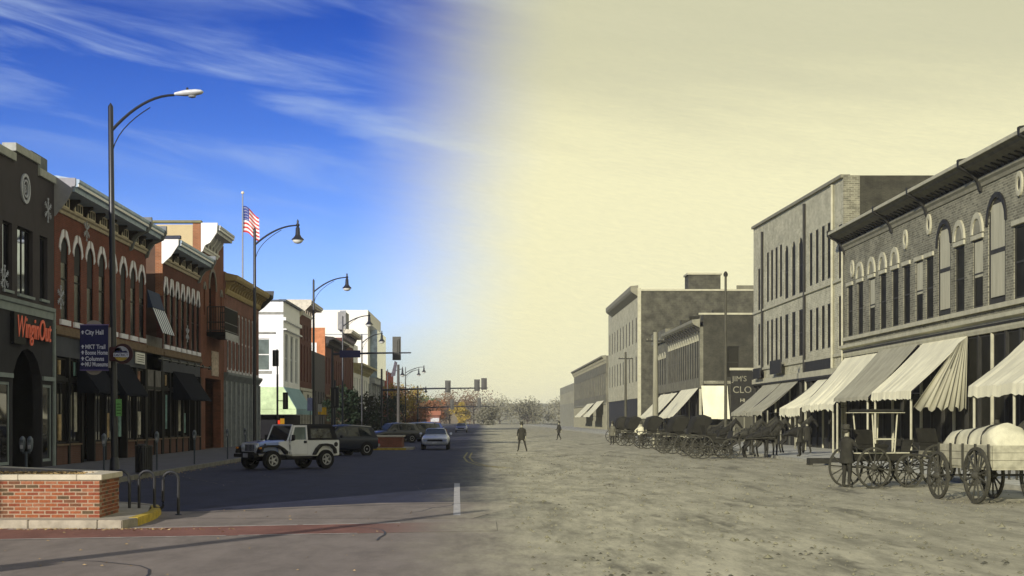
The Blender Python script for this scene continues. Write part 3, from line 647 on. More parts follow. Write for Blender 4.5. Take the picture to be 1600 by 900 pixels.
# ---- beyond the cross street
XB = -19.0
b6, F = bldg('white_building', 'white corner building with sunlit side and green wraparound awning beyond the cross street', XB, 146, 159, -1)
wh = M('white_render', (.80, .80, .80), .8, .06, .8)
wlav = wh
ops = [(148.6, 2.2, 5.6, 10.2), (152.6, 2.2, 5.6, 10.2), (156.4, 2.0, 5.6, 10.2)]
part('wall', wall(F, 146, 159, .1, 13.2, ops), wlav, b6)
for u, w, a, b in ops: window(b6, F, u, w, a, b, M('lavender_frame', (.5, .52, .6), .7), gdark, d=-.15, ft=.1)
part('belt_band', MB(F).box(146, 159, .002, .25, 11.4, 11.7), wlav, b6); part('belt_band', MB(F).box(146, 159, .002, .3, 10.5, 10.62), wlav, b6)
part('coping', MB(F).box(145.9, 159, -.4, .25, 13.21, 13.4), M('navy_coping', (.08, .1, .13), .7), b6)
S = sidef(b6, 146, XB)
part('side_wall', wall(S, -33, -19.36, .1, 13.2, [(-20.9, 1.25, 6.6, 9.7), (-25, 1.25, 6.6, 9.7)], th=.3), wh, b6)
for u in (-20.9, -25): window(b6, S, u, 1.25, 6.6, 9.7, white, glass('grey_glass', (.08, .1, .09), .2), d=-.1, ft=.09, sill=(M('grey_sill', (.3, .3, .27), .8), .15, .25), hood=(lambda Z, w, h: MB(Z).box(-w / 2 - .5, w / 2 + .5, -.02, .15, h + .45, h + .6), MATS['grey_sill']))
part('side_belt', MB(S).box(-33, -18.98, .002, .12, 12.0, 12.2), MATS['grey_sill'], b6)
part('side_coping', MB(S).box(-33, -18.9, -.3, .12, 13.21, 13.36), MATS['navy_coping'], b6)
part('roof', MB(F).box(146.3, 158.7, -13.7, -.35, 12.2, 12.4), roofm, b6); part('side_wall', MB(F).box(158.7, 158.99, -14, -.35, .1, 13.2), wh, b6); part('back_wall', MB(F).box(146.3, 158.7, -14, -13.7, .1, 13.2), wh, b6)
ga = M('pale_green_canvas', (.50, .62, .36), .8, .22, 1.6); ba = M('teal_blue_canvas', (.22, .36, .40), .8, .12, 1)
mb = MB(); L_ = Vector(b6.location)
def pw(x, y, z): return Vector((x, y, z)) - L_
mb.add([pw(-33, 145.98, 5.05), pw(-19, 145.98, 5.05), pw(-17.6, 144.6, 2.95), pw(-33, 144.6, 2.95)], [(0, 1, 2, 3)])
mb.add([pw(-17.6, 144.59, 2.94), pw(-33, 144.59, 2.94), pw(-33, 144.58, 2.45), pw(-17.6, 144.58, 2.45)], [(0, 1, 2, 3)])
o = part('awning', mb, ga, b6, label='pale green side of the wraparound awning'); o.modifiers.new('t', 'SOLIDIFY').thickness = .03
mb = MB(); mb.add([pw(-18.98, 146, 5.05), pw(-18.98, 158.5, 5.05), pw(-17.6, 158.5, 2.95), pw(-17.59, 144.62, 2.95)], [(0, 1, 2, 3)])
mb.add([pw(-17.58, 144.62, 2.94), pw(-17.58, 158.5, 2.94), pw(-17.57, 158.5, 2.45), pw(-17.57, 144.62, 2.45)], [(0, 1, 2, 3)])
o = part('awning', mb, ba, b6, label='teal blue street side of the wraparound awning'); o.modifiers.new('t', 'SOLIDIFY').thickness = .03
part('shop_wall', MB(S).box(-33, -19.0, .002, .06, .1, 2.4), black, b6); part('shop_wall', MB(F).box(146, 159, .002, .06, .1, 2.4), black, b6)

def simple(name, label, X, u0, u1, z, wm, rows, side=-1, cor=None, fm=None, gm=None, depth=14, base_m=None, base_h=0, slope=0, th=.35, hoods=None, mid=True):
    b, F = bldg(name, label, X, u0, u1, side); ops = []
    for (n, w, a, c, ar) in rows:
        g = (u1 - u0) / n; ops += [(u0 + g * (k + .5), w, a, c) + ((ar,) if ar else ()) for k in range(n)]
    part('wall', wall(F, u0, u1, max(.1, base_h), z, ops, th=th), wm, b)
    for o in ops: window(b, F, *o[:4], fm or black, gm or gdark, d=-.12, ft=.08, mid=mid, hood=(hoods[0], hoods[1]) if hoods else None, sill=(hoods[1], .1, .15) if hoods else None)
    if base_h:
        part('base_wall', MB(F).box(u0, u1, -th, -.25, .1, base_h - .001), black, b)
        n = max(2, int((u1 - u0) / 2.6))
        for k in range(n + 1): part('pilaster', MB(F).box(u0 + (u1 - u0 - .4) * k / n, u0 + .4 + (u1 - u0 - .4) * k / n, -.25, .05, .1, base_h - .3), base_m or wm, b)
        part('belt_band', MB(F).box(u0, u1, -.25, .12, base_h - .3, base_h - .002), base_m or wm, b)
    if cor:
        cm, h, pr = cor; part('cornice', MB(F).dz([(0, z - h), (pr * .4, z - h), (pr * .5, z - h * .5), (pr, z - h * .3), (pr, z), (0, z + .1)], u0 + .02, u1 - .02), cm, b)
        for u in lin(u0 + .3, u1 - .3, max(3, int((u1 - u0) / 1.4))): part('bracket', MB(F).dz([(0, z - h * 1.5), (.15, z - h * 1.5), (pr * .7, z - h * .45), (0, z - h * .45)], u - .1, u + .1), cm, b)
    shell(b, F, u0, u1, depth, z - .01, wm, roofm, th=th)
    return b, F
b, F = simple('brick_building', 'dark brick building with a cream cornice, right of the white corner building', XB, 159.1, 170, 13.2, red2, [(4, .9, 6.0, 9.9, .3), (4, .9, 10.4, 12.0, 0)], fm=M('greyframe', (.25, .24, .25), .8), base_m=M('pale_shopfront', (.5, .48, .42), .8), base_h=5.3)
iron_cornice(b, F, 159.2, 169.9, 13.1, 14.3, lin(159.8, 169.2, 5), proj=1.3, m_top=M('cream_cornice', (.58, .54, .44), .7), m_fr=white, m_b=cream, m_panel=cream)
part('end_panel', MB(F).dz([(-2.4, 12.6), (.02, 12.6), (.6, 13.3), (1.2, 13.9), (1.25, 14.4), (-2.4, 14.4)], 159.0, 159.2), MATS['cream_cornice'], b)
sgn = part('sign_board', MB(F).box(160.5, 169.0, .12, .2, 3.75, 4.9), MATS['pale_shopfront'], b); part('emblem', MB(F).box(164.2, 165.4, .201, .22, 4.0, 4.65), black, sgn)
simple('stucco_building', 'low dark grey stucco building with narrow windows, before the orange brick wall', XB, 170.1, 184.4, 9.6, M('dull_grey_stucco', (.085, .08, .09), .9, .2), [(5, 1.0, 2.4, 5.2, 0)])
b, F = simple('brick_building', 'brown brick building with an orange brick side wall and dark cornice', XB, 184.6, 206.8, 11.9, red2, [(7, 1.1, 6.3, 9.6, .3)], cor=(M('dark_cornice', (.05, .045, .045), .8), .8, 1.0), base_h=5.0, base_m=brown)
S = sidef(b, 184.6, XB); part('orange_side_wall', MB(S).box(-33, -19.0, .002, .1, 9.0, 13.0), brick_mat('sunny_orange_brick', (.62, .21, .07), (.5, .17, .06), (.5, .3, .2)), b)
mu = part('mural', MB(S).box(-33, -20.0, .101, .13, 8.8, 11.2), white, b); part('mural_panel', MB(S).box(-33, -20.6, .131, .15, 8.8, 10.9), M('grey_mural', (.25, .3, .3), .8, .4, 1), mu)
part('sign_board', MB(F).box(190, 202, .06, .15, 4.9, 5.8), M('faded_yellow_sign', (.4, .38, .2), .8), b)
b, F = simple('brick_building', 'dark brick building under a heavy cream bracketed cornice', XB, 207, 224.8, 13.0, red2, [(5, 1.1, 5.6, 10.6, 0)], fm=MATS['mauve_white_frame'], base_h=5.0, base_m=cream)
iron_cornice(b, F, 207.1, 224.6, 12.4, 14.1, lin(208, 224, 6), proj=1.4, m_top=MATS['cream_cornice'], m_fr=white, m_b=darkwood, m_panel=cream)
part('parapet_block', MB(F).box(209, 214, -.8, .3, 14.2, 16.6), M('grey_block', (.28, .28, .28), .8), b)
b, F = simple('white_building', 'pale two-storey building with gilded cornice beside the tall cream block', XB, 225, 252.8, 10.2, wh, [(6, 1.6, 1.6, 8.2, 0)], cor=(M('gilt_cornice', (.45, .4, .22), .7), .9, 1.5), gm=glass('blue_grey_glass', (.1, .12, .15), .2))
part('upper_wall', MB(F).box(225, 245, -3.3, -1.0, 10.2, 13.6), wh, b)
b, F = simple('cream_building', 'tall modern cream block with a projecting glass bay, far end of the left row', XB, 253, 285, 20.0, M('cream_panels', (.80, .77, .69), .8, .05, .3), [], depth=30)
part('glass_bay', MB(F).box(258, 281, .002, 1.2, 9.0, 17.0), glass('bay_glass', (.2, .26, .32), .1), b, bevel=.05); part('bay_frame', MB(F).box(256.5, 282, -.1, .6, 16.9, 17.5), M('bay_grey', (.3, .32, .35), .7), b)
part('bay_base', MB(F).box(256.5, 282, -.1, .9, 8.0, 8.98), MATS['bay_grey'], b)
for u in lin(255, 283, 5): part('column', MB(F).box(u - .6, u + .6, .01, .5, .1, 7.9), MATS['bay_grey'], b)
S = sidef(b, 253, XB); part('panel_joint', MB(S).box(-48, -19, .001, .03, 15.9, 16.05), MATS['bay_grey'], b); part('panel_joint', MB(S).box(-23.6, -22.6, .001, .05, 16.3, 19.9), MATS['bay_grey'], b)
simple('red_building', 'small distant red brick building past the cream block', XB, 300, 325, 11.5, M('far_red_brick', (.34, .07, .05), .9), [(5, 1.6, 5, 8, 0)])

rc = random.Random(21); mb = MB()
for k in range(15):
    x, y = rc.uniform(-9, -1.2), rc.uniform(14, 60); a = rc.choice([0.1, 1.5, 1.4, .2]) + rc.uniform(-.2, .2); pts = [(x, y, 0)]
    for i in range(rc.randint(5, 12)): a += rc.uniform(-.45, .45); x += math.cos(a) * .45; y += math.sin(a) * .6; pts.append((min(x, .2), y, 0))
    mb.tube(pts, rc.uniform(.008, .018), 4)
o = struct('pavement_cracks', mb, m_tar); o.scale = (1, 1, .08); o.location.z = .0085
lm = MB(); rs = random.Random(8)
for k in range(3800):
    y = 15 + 75 * rs.random() ** 1.6; x = rs.uniform(.6, 14.6); s = rs.uniform(.012, .04) * (2.0 if rs.random() < .05 else 1)
    v = [(x + s * math.cos(q) * rs.uniform(.7, 1.3), y + s * math.sin(q) * rs.uniform(.7, 1.3), .0) for q in (0, 1.3, 2.6, 3.9, 5.2)]; lm.add(v + [(x, y, s * .8)], [(i, (i + 1) % 5, 5) for i in range(5)])
o = part('dirt_clods', lm, M('clod', (.21, .2, .12), 1, .5, 3), None); o['kind'] = 'stuff'; o.location.z = .01
lm = MB()
for k in range(46):
    y = 17 + 70 * rs.random() ** 1.1; x = rs.uniform(1.2, 14.2)
    for j in range(rs.randint(5, 16)):
        a, b = x + rs.gauss(0, .22), y + rs.gauss(0, .6); s = rs.uniform(.015, .045); lm.add([(a + s * math.cos(q), b + s * math.sin(q), .0) for q in (0, 1.25, 2.5, 3.8, 5)] + [(a, b, s * .6)], [(i, (i + 1) % 5, 5) for i in range(5)])
o = part('dung_heaps', lm, M('dung', (.085, .082, .052), 1, .4, 5), None); o['kind'] = 'stuff'; o.location.z = .01

rq = random.Random(4); dm = [M('reflection_tone_%s' % n, c, .8, .5, 3) for n, c in (('tan', (.42, .30, .16)), ('cream', (.50, .47, .40)), ('teal', (.20, .34, .33)), ('brick', (.30, .14, .09)))]  # coloured boards standing in for reflections in the shop glass
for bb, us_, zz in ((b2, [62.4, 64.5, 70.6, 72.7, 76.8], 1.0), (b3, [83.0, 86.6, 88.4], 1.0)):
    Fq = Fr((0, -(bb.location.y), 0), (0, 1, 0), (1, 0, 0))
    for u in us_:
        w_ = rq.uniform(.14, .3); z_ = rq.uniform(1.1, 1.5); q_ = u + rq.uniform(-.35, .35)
        part('reflection_panel', MB(Fq).box(q_ - w_, q_ + w_, -.112, -.062, z_, z_ + rq.uniform(.9, 1.9)), rq.choice(dm), bb)
        part('reflection_panel', MB(Fq).box(q_ - w_ * .8, q_ + w_ * .8, -.13, -.082, 3.82, 4.4), rq.choice(dm), bb)

lv = MB(); rl = random.Random(77)
for k in range(900):
    if rl.random() < .6: y = rl.uniform(37, 110); x = -11.45 + abs(rl.gauss(0, .25))
    else: y = rl.uniform(16, 34); x = rl.uniform(-8, -1)
    if y < 34 and rl.random() < .75: x, y = -7.2 + rl.gauss(0, 1.2), 27.9 - abs(rl.gauss(0, .15))
    s = rl.uniform(.015, .045); a = rl.uniform(0, 6.28); c, d = math.cos(a) * s, math.sin(a) * s
    lv.add([(x - c, y - d, .012), (x + d * .6, y - c * .6, .016 + s * .3), (x + c, y + d, .012), (x - d * .6, y + c * .6, .014)], [(0, 1, 2, 3)])
o = part('fallen_leaves', lv, M('litter_leaf', (.42, .30, .15), .9, .5, 20), None); o['kind'] = 'stuff'
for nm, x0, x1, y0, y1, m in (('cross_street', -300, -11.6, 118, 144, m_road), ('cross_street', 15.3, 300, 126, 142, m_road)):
    struct(nm, MB().box(x0, x1, y0, y1, -.1, .003), m)
# ------------------------------------------------------------------ right row, the old photograph's half
XR = 22.0
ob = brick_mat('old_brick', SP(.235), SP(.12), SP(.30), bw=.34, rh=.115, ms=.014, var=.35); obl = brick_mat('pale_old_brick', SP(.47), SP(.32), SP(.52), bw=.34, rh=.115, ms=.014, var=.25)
obd = brick_mat('dark_old_brick', SP(.055), SP(.04), SP(.07), var=.4); obf = brick_mat('far_old_brick', SP(.17), SP(.14), SP(.19), var=.35); obs = brick_mat('darkened_old_brick', SP(.085), SP(.065), SP(.10), bw=.6, rh=.3, var=.5)  # side-wall bricks set darker in colour to cancel the full sun there
st = M('pale_old_stone', SP(.42), .85, .15, 2); std = M('grey_old_stone', SP(.22), .85, .2, 2); odk = M('old_dark_metal', SP(.024), .7, .3, 2)
owin = M('old_dark_frame', SP(.035), .7, .2); og = glass('old_glass', SP(.014), .6, .03); ocan = M('old_canvas', SP(.74), .9, .15, .9, streak=True); ocan2 = M('soiled_canvas', SP(.36), .9, .18, 1.5, streak=True)
ocurt = M('old_curtain', SP(.40), .9, .15, 3, streak=True); oroof = M('old_roof', SP(.08), .9, .2)
def old_windows(b, F, lst, fm=owin, gm=og, d=-.02):
    for o in lst: window(b, F, *o[:4], fm, gm, d=d, ft=.07)
def shop_row(b, F, u0, u1, ztop, pitch=1.75, wm=None, cm=None):
    wm = wm or odk; cm = cm or st
    part('shop_back', MB(F).box(u0 + .1, u1 - .1, -1.6, -1.5, .1, ztop), M('old_interior', SP(.018), .95, .3, 1), b)
    n = int((u1 - u0) / pitch)
    for k in range(n + 1):
        u = u0 + .15 + (u1 - u0 - .3) * k / n
        part('shop_post', MB(F).box(u - (.09 if k % 3 else .06), u + (.09 if k % 3 else .06), -.22, .04, .13, ztop), cm if k % 3 == 0 else odk, b, bevel=.01)
        if k < n:
            c = u + (u1 - u0 - .3) / n / 2; w = (u1 - u0 - .3) / n - .22
            part('bulkhead', MB(F).box(c - w / 2, c + w / 2, -.2, -.04, .13, .75), wm, b)
            window(b, F, c, w, .76, ztop - .05, owin, og, d=-.06, mid=False, ft=.05)
# R1: long two-storey block with round-headed windows
r1, F = bldg('brick_building', 'long two-storey old brick block with round-headed windows and dark cornice, nearest on right', XR, 50, 93.7, 1)
rect = [92.1, 89.6, 86.9, 84.5, 82.0, 79.8, 77.5, 75.7]
small_arch = [89.6, 86.9, 84.5, 82.0]
ops = [(u, 1.25, 6.95, 10.0) for u in rect] + [(73.3, 2.0, 6.95, 11.3, .95), (70.9, 1.35, 6.95, 10.0), (68.3, 1.35, 6.95, 10.0), (65.8, 2.2, 6.95, 11.5, 1.0)] + [(u, 1.35, 6.95, 10.0) for u in (63.0, 60.9, 58.8, 56.7, 54.6, 52.0)]
part('wall', wall(F, 50, 93.7, 6.5, 12.9, ops), ob, r1)
for i, o in enumerate(ops):
    big = len(o) > 4
    window(r1, F, *o[:4], owin, og, d=-.04, mid=True, ft=.2 if big else .08, shade=(ocurt, .55 if not big else .93) if (big or i % 4 == 2) else None,
           hood=(lambda Z, w, h: arch_hood(Z, w, h), odk) if big else None)
    if not big: part('lintel', MB(F).box(o[0] - o[1] / 2 - .12, o[0] + o[1] / 2 + .12, .002, .09, o[3] + .002, o[3] + .2), st, r1)
    if not big and (o[0] in small_arch or o[0] in (70.9, 68.3)):
        mb = MB(F); mb.ring_uz(arch_pts(o[0], 1.7, 10.25, .95), arch_pts(o[0], 1.2, 10.25, .68), .002, .10, closed=False)
        a = part('blind_arch', mb, st, r1); mb = MB(F); mb.uz(arch_pts(o[0], 1.2, 10.25, .68), .002, .03); part('arch_panel', mb, std, a)
for u, z in ((91.4, 10.95), (79.9, 11.35), (75.7, 11.6), (62.9, 11.65), (60.9, 11.65)):
    mb = MB(F); e = lambda r: [(u + r * .72 * math.cos(q), z + r * math.sin(q)) for q in lin(0, 2 * math.pi, 16)[:-1]]
    mb.ring_uz(e(.52), e(.30), .002, .09); oc = part('oval_surround', mb, st, r1); mb = MB(F); mb.uz(e(.30), .002, .03); part('oval_pane', mb, owin, oc)
part('sill_band', MB(F).dz([(-.3, 6.5), (.05, 6.5), (.16, 6.72), (.16, 6.93), (.0, 6.94), (-.3, 6.94)], 50, 93.68) if False else MB(F).box(50, 93.6, .002, .16, 6.72, 6.93), st, r1)
part('belt_band', MB(F).dz([(-.3, 5.75), (.05, 5.75), (.1, 5.9), (.1, 6.2), (.3, 6.28), (.3, 6.46), (-.3, 6.498)], 50, 93.7), st, r1)
part('belt_shadow_line', MB(F).box(50, 93.6, .10, .14, 6.02, 6.12), odk, r1)
part('cornice_trim', MB(F).dz([(0, 12.25), (.06, 12.25), (.10, 12.4), (.2, 12.5), (.2, 12.62), (0, 12.62)], 50, 93.68), std, r1)
part('cornice', MB(F).dz([(0, 12.75), (.7, 13.0), (.78, 13.02), (.85, 13.12), (1.0, 13.16), (1.0, 13.34), (.1, 13.5), (0, 13.5)], 49.9, 93.8), M('old_cornice_metal', SP(.085), .7, .3, 2, streak=True), r1)
part('cornice_edge', MB(F).box(49.9, 93.8, 1.001, 1.05, 13.18, 13.33), st, r1)
bm = MB(F.zero()).dz([(.01, 0), (.14, 0), (.2, .12), (.45, .22), (.45, .30), (.01, .30)], -.09, .09).mesh('bracket', odk)
for u in lin(50.5, 93.2, 58): link('bracket', bm, r1, F.pt(u, 0, 12.63))
for u in (60.1, 67.8, 76.0, 82.6, 93.5):
    c = part('console', MB(F).dz([(0, 12.0), (.12, 12.05), (.22, 12.45), (.5, 12.8), (.85, 12.98), (1.06, 13.1), (1.08, 13.45), (0.2, 13.6), (0, 13.6)], u - .14, u + .14), odk, r1, bevel=.02)
    if u < 62: part('finial', MB(F).lathe([(.16, 0), (.1, .12), (.16, .3), (.06, .42), (.09, .55), (.01, .62)], F.pt(u, .6, 13.6), 8), odk, c)
chm = part('chimney', MB(F).box(68.2, 69.6, -2.6, -1.7, 11.9, 14.3), obd, r1); part('chimney_cap', MB(F).box(68.05, 69.75, -2.75, -1.55, 14.301, 14.5), std, chm)
shop_row(r1, F, 50.2, 93.5, 5.74)
part('pipe', MB(F).tube([F.pt(93.5, .15, .2), F.pt(93.5, .15, 12.2)], .07, 6), st, r1)
shell(r1, F, 50, 93.65, 22, 12.9, ob, oroof)
awning(r1, F, 85.2, 93.4, 5.7, 2.85, 2.6, .35, ocan, n=34, sag=0.168, wave=0.105, label='canvas awning nearest the tall block, with a sagging striped edge', sides=False)
awning(r1, F, 77.5, 85.0, 5.85, 3.15, 2.6, .2, ocan2, n=30, sag=0.084, wave=0.060, sides=False)
awning(r1, F, 69.7, 76.7, 5.8, 3.3, 2.6, .38, ocan, n=30, sag=0.084, wave=0.060, label='pale canvas awning with loose drapery at its near end', sides=False)
awning(r1, F, 50.5, 61.4, 5.5, 3.3, 2.6, .42, ocan, n=30, sag=0.112, wave=0.075, label='pale canvas awning at the right edge of the picture', sides=False)
dr = MB(F); P = F.pt; vs = []; nd = 26
for i in range(nd + 1):
    t = i / nd; wv = math.sin(i * 2.1) * .09
    vs += [P(69.65 - .2 + wv * .3, .1 + 2.5 * t * .16, 5.75 - 0.3 * t), P(69.5 + wv * 1.6 - .5 * math.sin(math.pi * t), .15 + 2.42 * t, 2.45 + .12 * math.sin(i * 1.3))]
dr.add(vs, [(2 * i, 2 * i + 2, 2 * i + 3, 2 * i + 1) for i in range(nd)])
o = part('awning_drape', dr, ocan2, r1, smooth=True); o.modifiers.new('t', 'SOLIDIFY').thickness = .012
for u in (51.2, 56.4, 61.0, 70.0, 76.4, 77.9, 84.6, 85.6, 93.0): part('awning_post', MB(F).tube([P(u, 2.5, .13), P(u, 2.5, 2.9)], .055, 6), st, r1)

# R2: tall three-storey block
r2, F = bldg('brick_building', 'tall three-storey pale brick block with long thin windows, second building on the right', XR, 93.85, 125, 1)
Yp = lambda px: 52800 / (px - 755)
g1 = [1267, 1276.5, 1286, 1295]; g2 = [1229, 1240, 1251]; g3 = [1199.5, 1206, 1213, 1220]
ops = []
for px in g1: ops += [(Yp(px), .92, 10.95, 14.5), (Yp(px), .92, 6.55, 9.35)]
for px in g2: ops += [(Yp(px), 1.25, 10.75, 14.6, .6), (Yp(px), 1.25, 6.4, 9.6)]
for px in g3: ops += [(Yp(px), .95, 11.05, 14.9), (Yp(px), .95, 6.2, 9.6)]
for px in (1186, 1313): ops += [(Yp(px), 1.0, 10.6, 14.0), (Yp(px), 1.0, 6.3, 9.6)]
part('wall', wall(F, 93.85, 125, 5.2, 16.75, ops, slope=.022), obl, r2)
old_windows(r2, F, ops)
for z in (10.6, 6.0): part('sill_band', MB(F).box(93.9, 124.9, .002, .12, z - .12, z + .04), st, r2)
for px in (1193, 1259, 1303): part('downpipe', MB(F).tube([F.pt(Yp(px), .12, 5.2), F.pt(Yp(px), .12, 16.7)], .10, 6), odk if px < 1300 else st, r2)
mb = MB(F); mb.uz([(93.8, 16.76), (125.05, 17.45), (125.05, 17.65), (93.8, 16.96)], -.4, .18); part('coping', mb, std, r2)
part('belt_band', MB(F).box(93.9, 125, -.3, .14, 4.75, 5.199), st, r2); part('belt_shadow_line', MB(F).box(93.9, 124.9, .141, .16, 4.68, 4.82), odk, r2)
S = sidef(r2, 93.85, XR)
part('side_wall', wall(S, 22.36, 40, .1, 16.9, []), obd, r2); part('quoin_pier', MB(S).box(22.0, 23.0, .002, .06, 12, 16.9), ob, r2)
part('roof', MB(F).box(94.3, 124.6, -17.5, -.4, 16.0, 16.2), oroof, r2); part('back_wall', MB(F).box(94.3, 124.6, -18, -17.7, .1, 16.5), obd, r2)
part('side_wall', MB(F).box(124.6, 124.98, -18, -.36, .1, 17.2), obd, r2)
shop_row(r2, F, 94, 124.8, 4.7)
for a, b_, z0, z1, nm in ((111.2, 115.4, 5.35, 6.35, 'hanging sign'), (119.5, 122.6, 5.2, 6.0, 'small sign')):
    part('sign_board', MB(F).box(a, b_, .4, .48, z0, z1), odk, r2)
sbd = part('sign_board', MB(F).box(96.8, 104.6, .02, .1, 4.55, 6.0), odk, r2)
text("SALOON", .9, st, sbd, F.pt(103.9, .11, 4.85), '-X', .01, sx=1.25) if False else None
awning(r2, F, 107.0, 112.9, 4.7, 2.55, 2.6, .3, ocan2, n=14, sag=0.140, wave=0.090, sides=False); awning(r2, F, 113.3, 120.2, 4.7, 2.5, 2.6, .25, ocan2, n=14, sag=0.112, wave=0.060, sides=False)
awning(r2, F, 94.2, 100.6, 4.6, 2.7, 2.6, .5, ocan, n=30, sag=0.168, wave=0.120, sides=False)
for u in lin(96, 124, 6): part('awning_post', MB(F).tube([F.pt(u, 2.5, .13), F.pt(u, 2.5, 2.6)], .055, 6), std, r2)
# projecting signboard at the block's far corner
ts = thing('signboard', 'tall black signboard lettered JIM\'S CLO in white at the far corner of the tall block', 'sign', (21.1, 125.6, 0))
bd = part('board', MB().box(-.85, 1.1, -.05, .05, 2.2, 6.0), M('old_sign_black', SP(.02), .8, .2), ts); part('board_cap', MB().box(-.95, 1.2, -.09, .09, 6.001, 6.2), st, ts)
part('post', MB().tube([(-.8, 0, 0), (-.8, 0, 2.2)], .06, 6), odk, ts); part('post', MB().tube([(1.0, 0, 0), (1.0, 0, 2.2)], .06, 6), odk, ts)
text("JIM'S", .62, std, bd, (-.75, -.06, 5.1), '-Y', .01); text("CLO", .78, std, bd, (-.72, -.06, 4.15), '-Y', .01); text("HI", .42, st, bd, (-.1, -.06, 3.4), '-Y', .01)

# R3: two-storey block beyond the old side street
r3, F = bldg('brick_building', 'two-storey old brick block with narrow arched windows, beyond the old side street', XR, 156, 198, 1)
ops = [(u, .95, 6.2, 10.4, .3) for u in lin(157.6, 182, 13)] + [(u, 1.2, 6.2, 9.9, .3) for u in lin(186, 196, 4)]
part('wall', wall(F, 156, 198, 5.2, 11.4, ops), obf, r3)
for o in ops: window(r3, F, *o[:4], owin, og, d=-.02, hood=(lambda Z, w, h: arch_hood(Z, w * .85, h), st), arch=1)
part('cornice', MB(F).dz([(0, 11.3), (.6, 11.6), (.8, 11.8), (.8, 12.1), (0, 12.2)], 155.9, 183), std, r3)
for u in lin(156.4, 182.6, 12): part('bracket', MB(F).dz([(0, 10.9), (.2, 10.95), (.65, 11.6), (0, 11.7)], u - .25, u + .25), odk, r3)
part('parapet', MB(F).box(183, 198, -.3, .3, 11.41, 12.8), obf, r3)
S = sidef(r3, 156, XR)
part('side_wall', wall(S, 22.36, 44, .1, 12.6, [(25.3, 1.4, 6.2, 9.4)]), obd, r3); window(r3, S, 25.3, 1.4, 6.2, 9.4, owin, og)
part('side_band', MB(S).box(22.4, 44, .002, .1, 5.6, 5.9), ob, r3); part('side_coping', MB(S).box(21.9, 44, -.3, .12, 12.61, 12.8), st, r3)
part('roof', MB(F).box(156.3, 197.6, -21.6, -.35, 11.9, 12.1), oroof, r3); part('back_wall', MB(F).box(156.3, 197.6, -22, -21.7, .1, 12.3), obd, r3); part('side_wall', MB(F).box(197.6, 197.98, -22, -.36, .1, 12.6), obd, r3)
shop_row(r3, F, 156.1, 197.9, 5.1, pitch=2.6)
awning(r3, F, 157, 170.5, 5.2, 2.3, 2.6, .2, ocan, n=8, sag=0.070, wave=0.045, sides=False); awning(r3, F, 174, 190, 5.0, 2.3, 2.6, .2, ocan, n=8, sag=0.070, wave=0.045, sides=False)
awning(r3, S, 22.15, 24.8, 5.4, 2.25, 1.6, .25, ocan, n=6, sag=0.042, wave=0.030, label='blinding pale awning on the side wall of the block', sides=False)
part('side_shed', MB(S).box(24.9, 34, .01, 3.0, .1, 4.5), M('old_boards', SP(.08), .95, .3, 1, streak=True), r3)
for u, z in ((160, 12.2), (168, 12.2), (186, 12.8)): part('chimney', MB(F).box(u, u + 1.2, -3, -2, z - .5, z + 1.2), obd, r3)
# R4: tall far block
r4, F = bldg('brick_building', 'tall far old block with broad dark side wall and rooftop tank house', XR, 218, 270, 1)
ops = [(u, 1.5, z, z + 3.6) for z in (7.4, 13.0) for u in lin(221, 267, 9)]
part('wall', wall(F, 218, 270, 5.0, 20.2, ops), obl, r4); old_windows(r4, F, ops)
part('cornice', MB(F).dz([(0, 19.4), (.9, 20.0), (1.1, 20.3), (1.1, 20.9), (0, 21.0)], 217.9, 262), std, r4)
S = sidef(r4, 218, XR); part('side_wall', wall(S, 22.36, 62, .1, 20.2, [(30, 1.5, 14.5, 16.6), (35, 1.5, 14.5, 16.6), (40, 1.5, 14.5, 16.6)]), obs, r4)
for u in (30, 35, 40): window(r4, S, u, 1.5, 14.5, 16.6, owin, og)
part('corner_pier', MB(S).box(21.9, 22.4, .002, .15, .1, 20.6), st, r4); part('side_coping', MB(S).box(22.4, 62, -.3, .15, 20.21, 20.45), st, r4)
part('parapet_step', MB(S).box(36, 62, -.3, .1, 20.46, 21.0), obf, r4)
tk = part('tank_house', MB(S).box(51.4 - 22 + 22 - 0, 55.9, -6, -2, 16.0, 23.0) if False else MB(S).box(29.4 + 22 * 0 + 22 - 22, 34.0, -6, -2, 19.5, 22.7), obs, r4)
part('tank_roof', MB(S).box(29.2, 34.2, -6.2, -1.8, 22.701, 22.95), st, tk)
part('roof', MB(F).box(218.3, 269.7, -39.7, -.35, 19.5, 19.7), oroof, r4); part('side_wall', MB(F).box(269.6, 269.98, -40, -.36, .1, 20), obf, r4); part('back_wall', MB(F).box(218.3, 269.6, -40, -39.7, .1, 20), obf, r4)
part('base_wall', MB(F).box(218, 270, -.3, -.1, .1, 4.99), odk, r4)
# R5 far rows
r5, F = simple('brick_building', 'far low old brick row with two small pale awnings', XR, 275, 372, 13.4, obf, [(22, 1.5, 6.5, 10.5, .4)], side=1, fm=owin, gm=og, base_h=5.0, base_m=std, depth=18, cor=(std, .9, .8))
awning(r5, F, 280, 297, 5.4, 2.6, 2.6, .2, ocan, n=6, sag=0.070, wave=0.045, sides=False); awning(r5, F, 305, 325, 5.2, 2.6, 2.6, .2, ocan, n=6, sag=0.070, wave=0.045, sides=False)
r6, F = simple('brick_building', 'last old brick building of the right row, small and hazy at the vanishing point', XR, 373, 440, 10.8, M('hazy_old_brick', SP(.26), .9, .2, .5), [(12, 1.8, 6.0, 9.0, 0)], side=1, fm=owin, gm=og, depth=18)

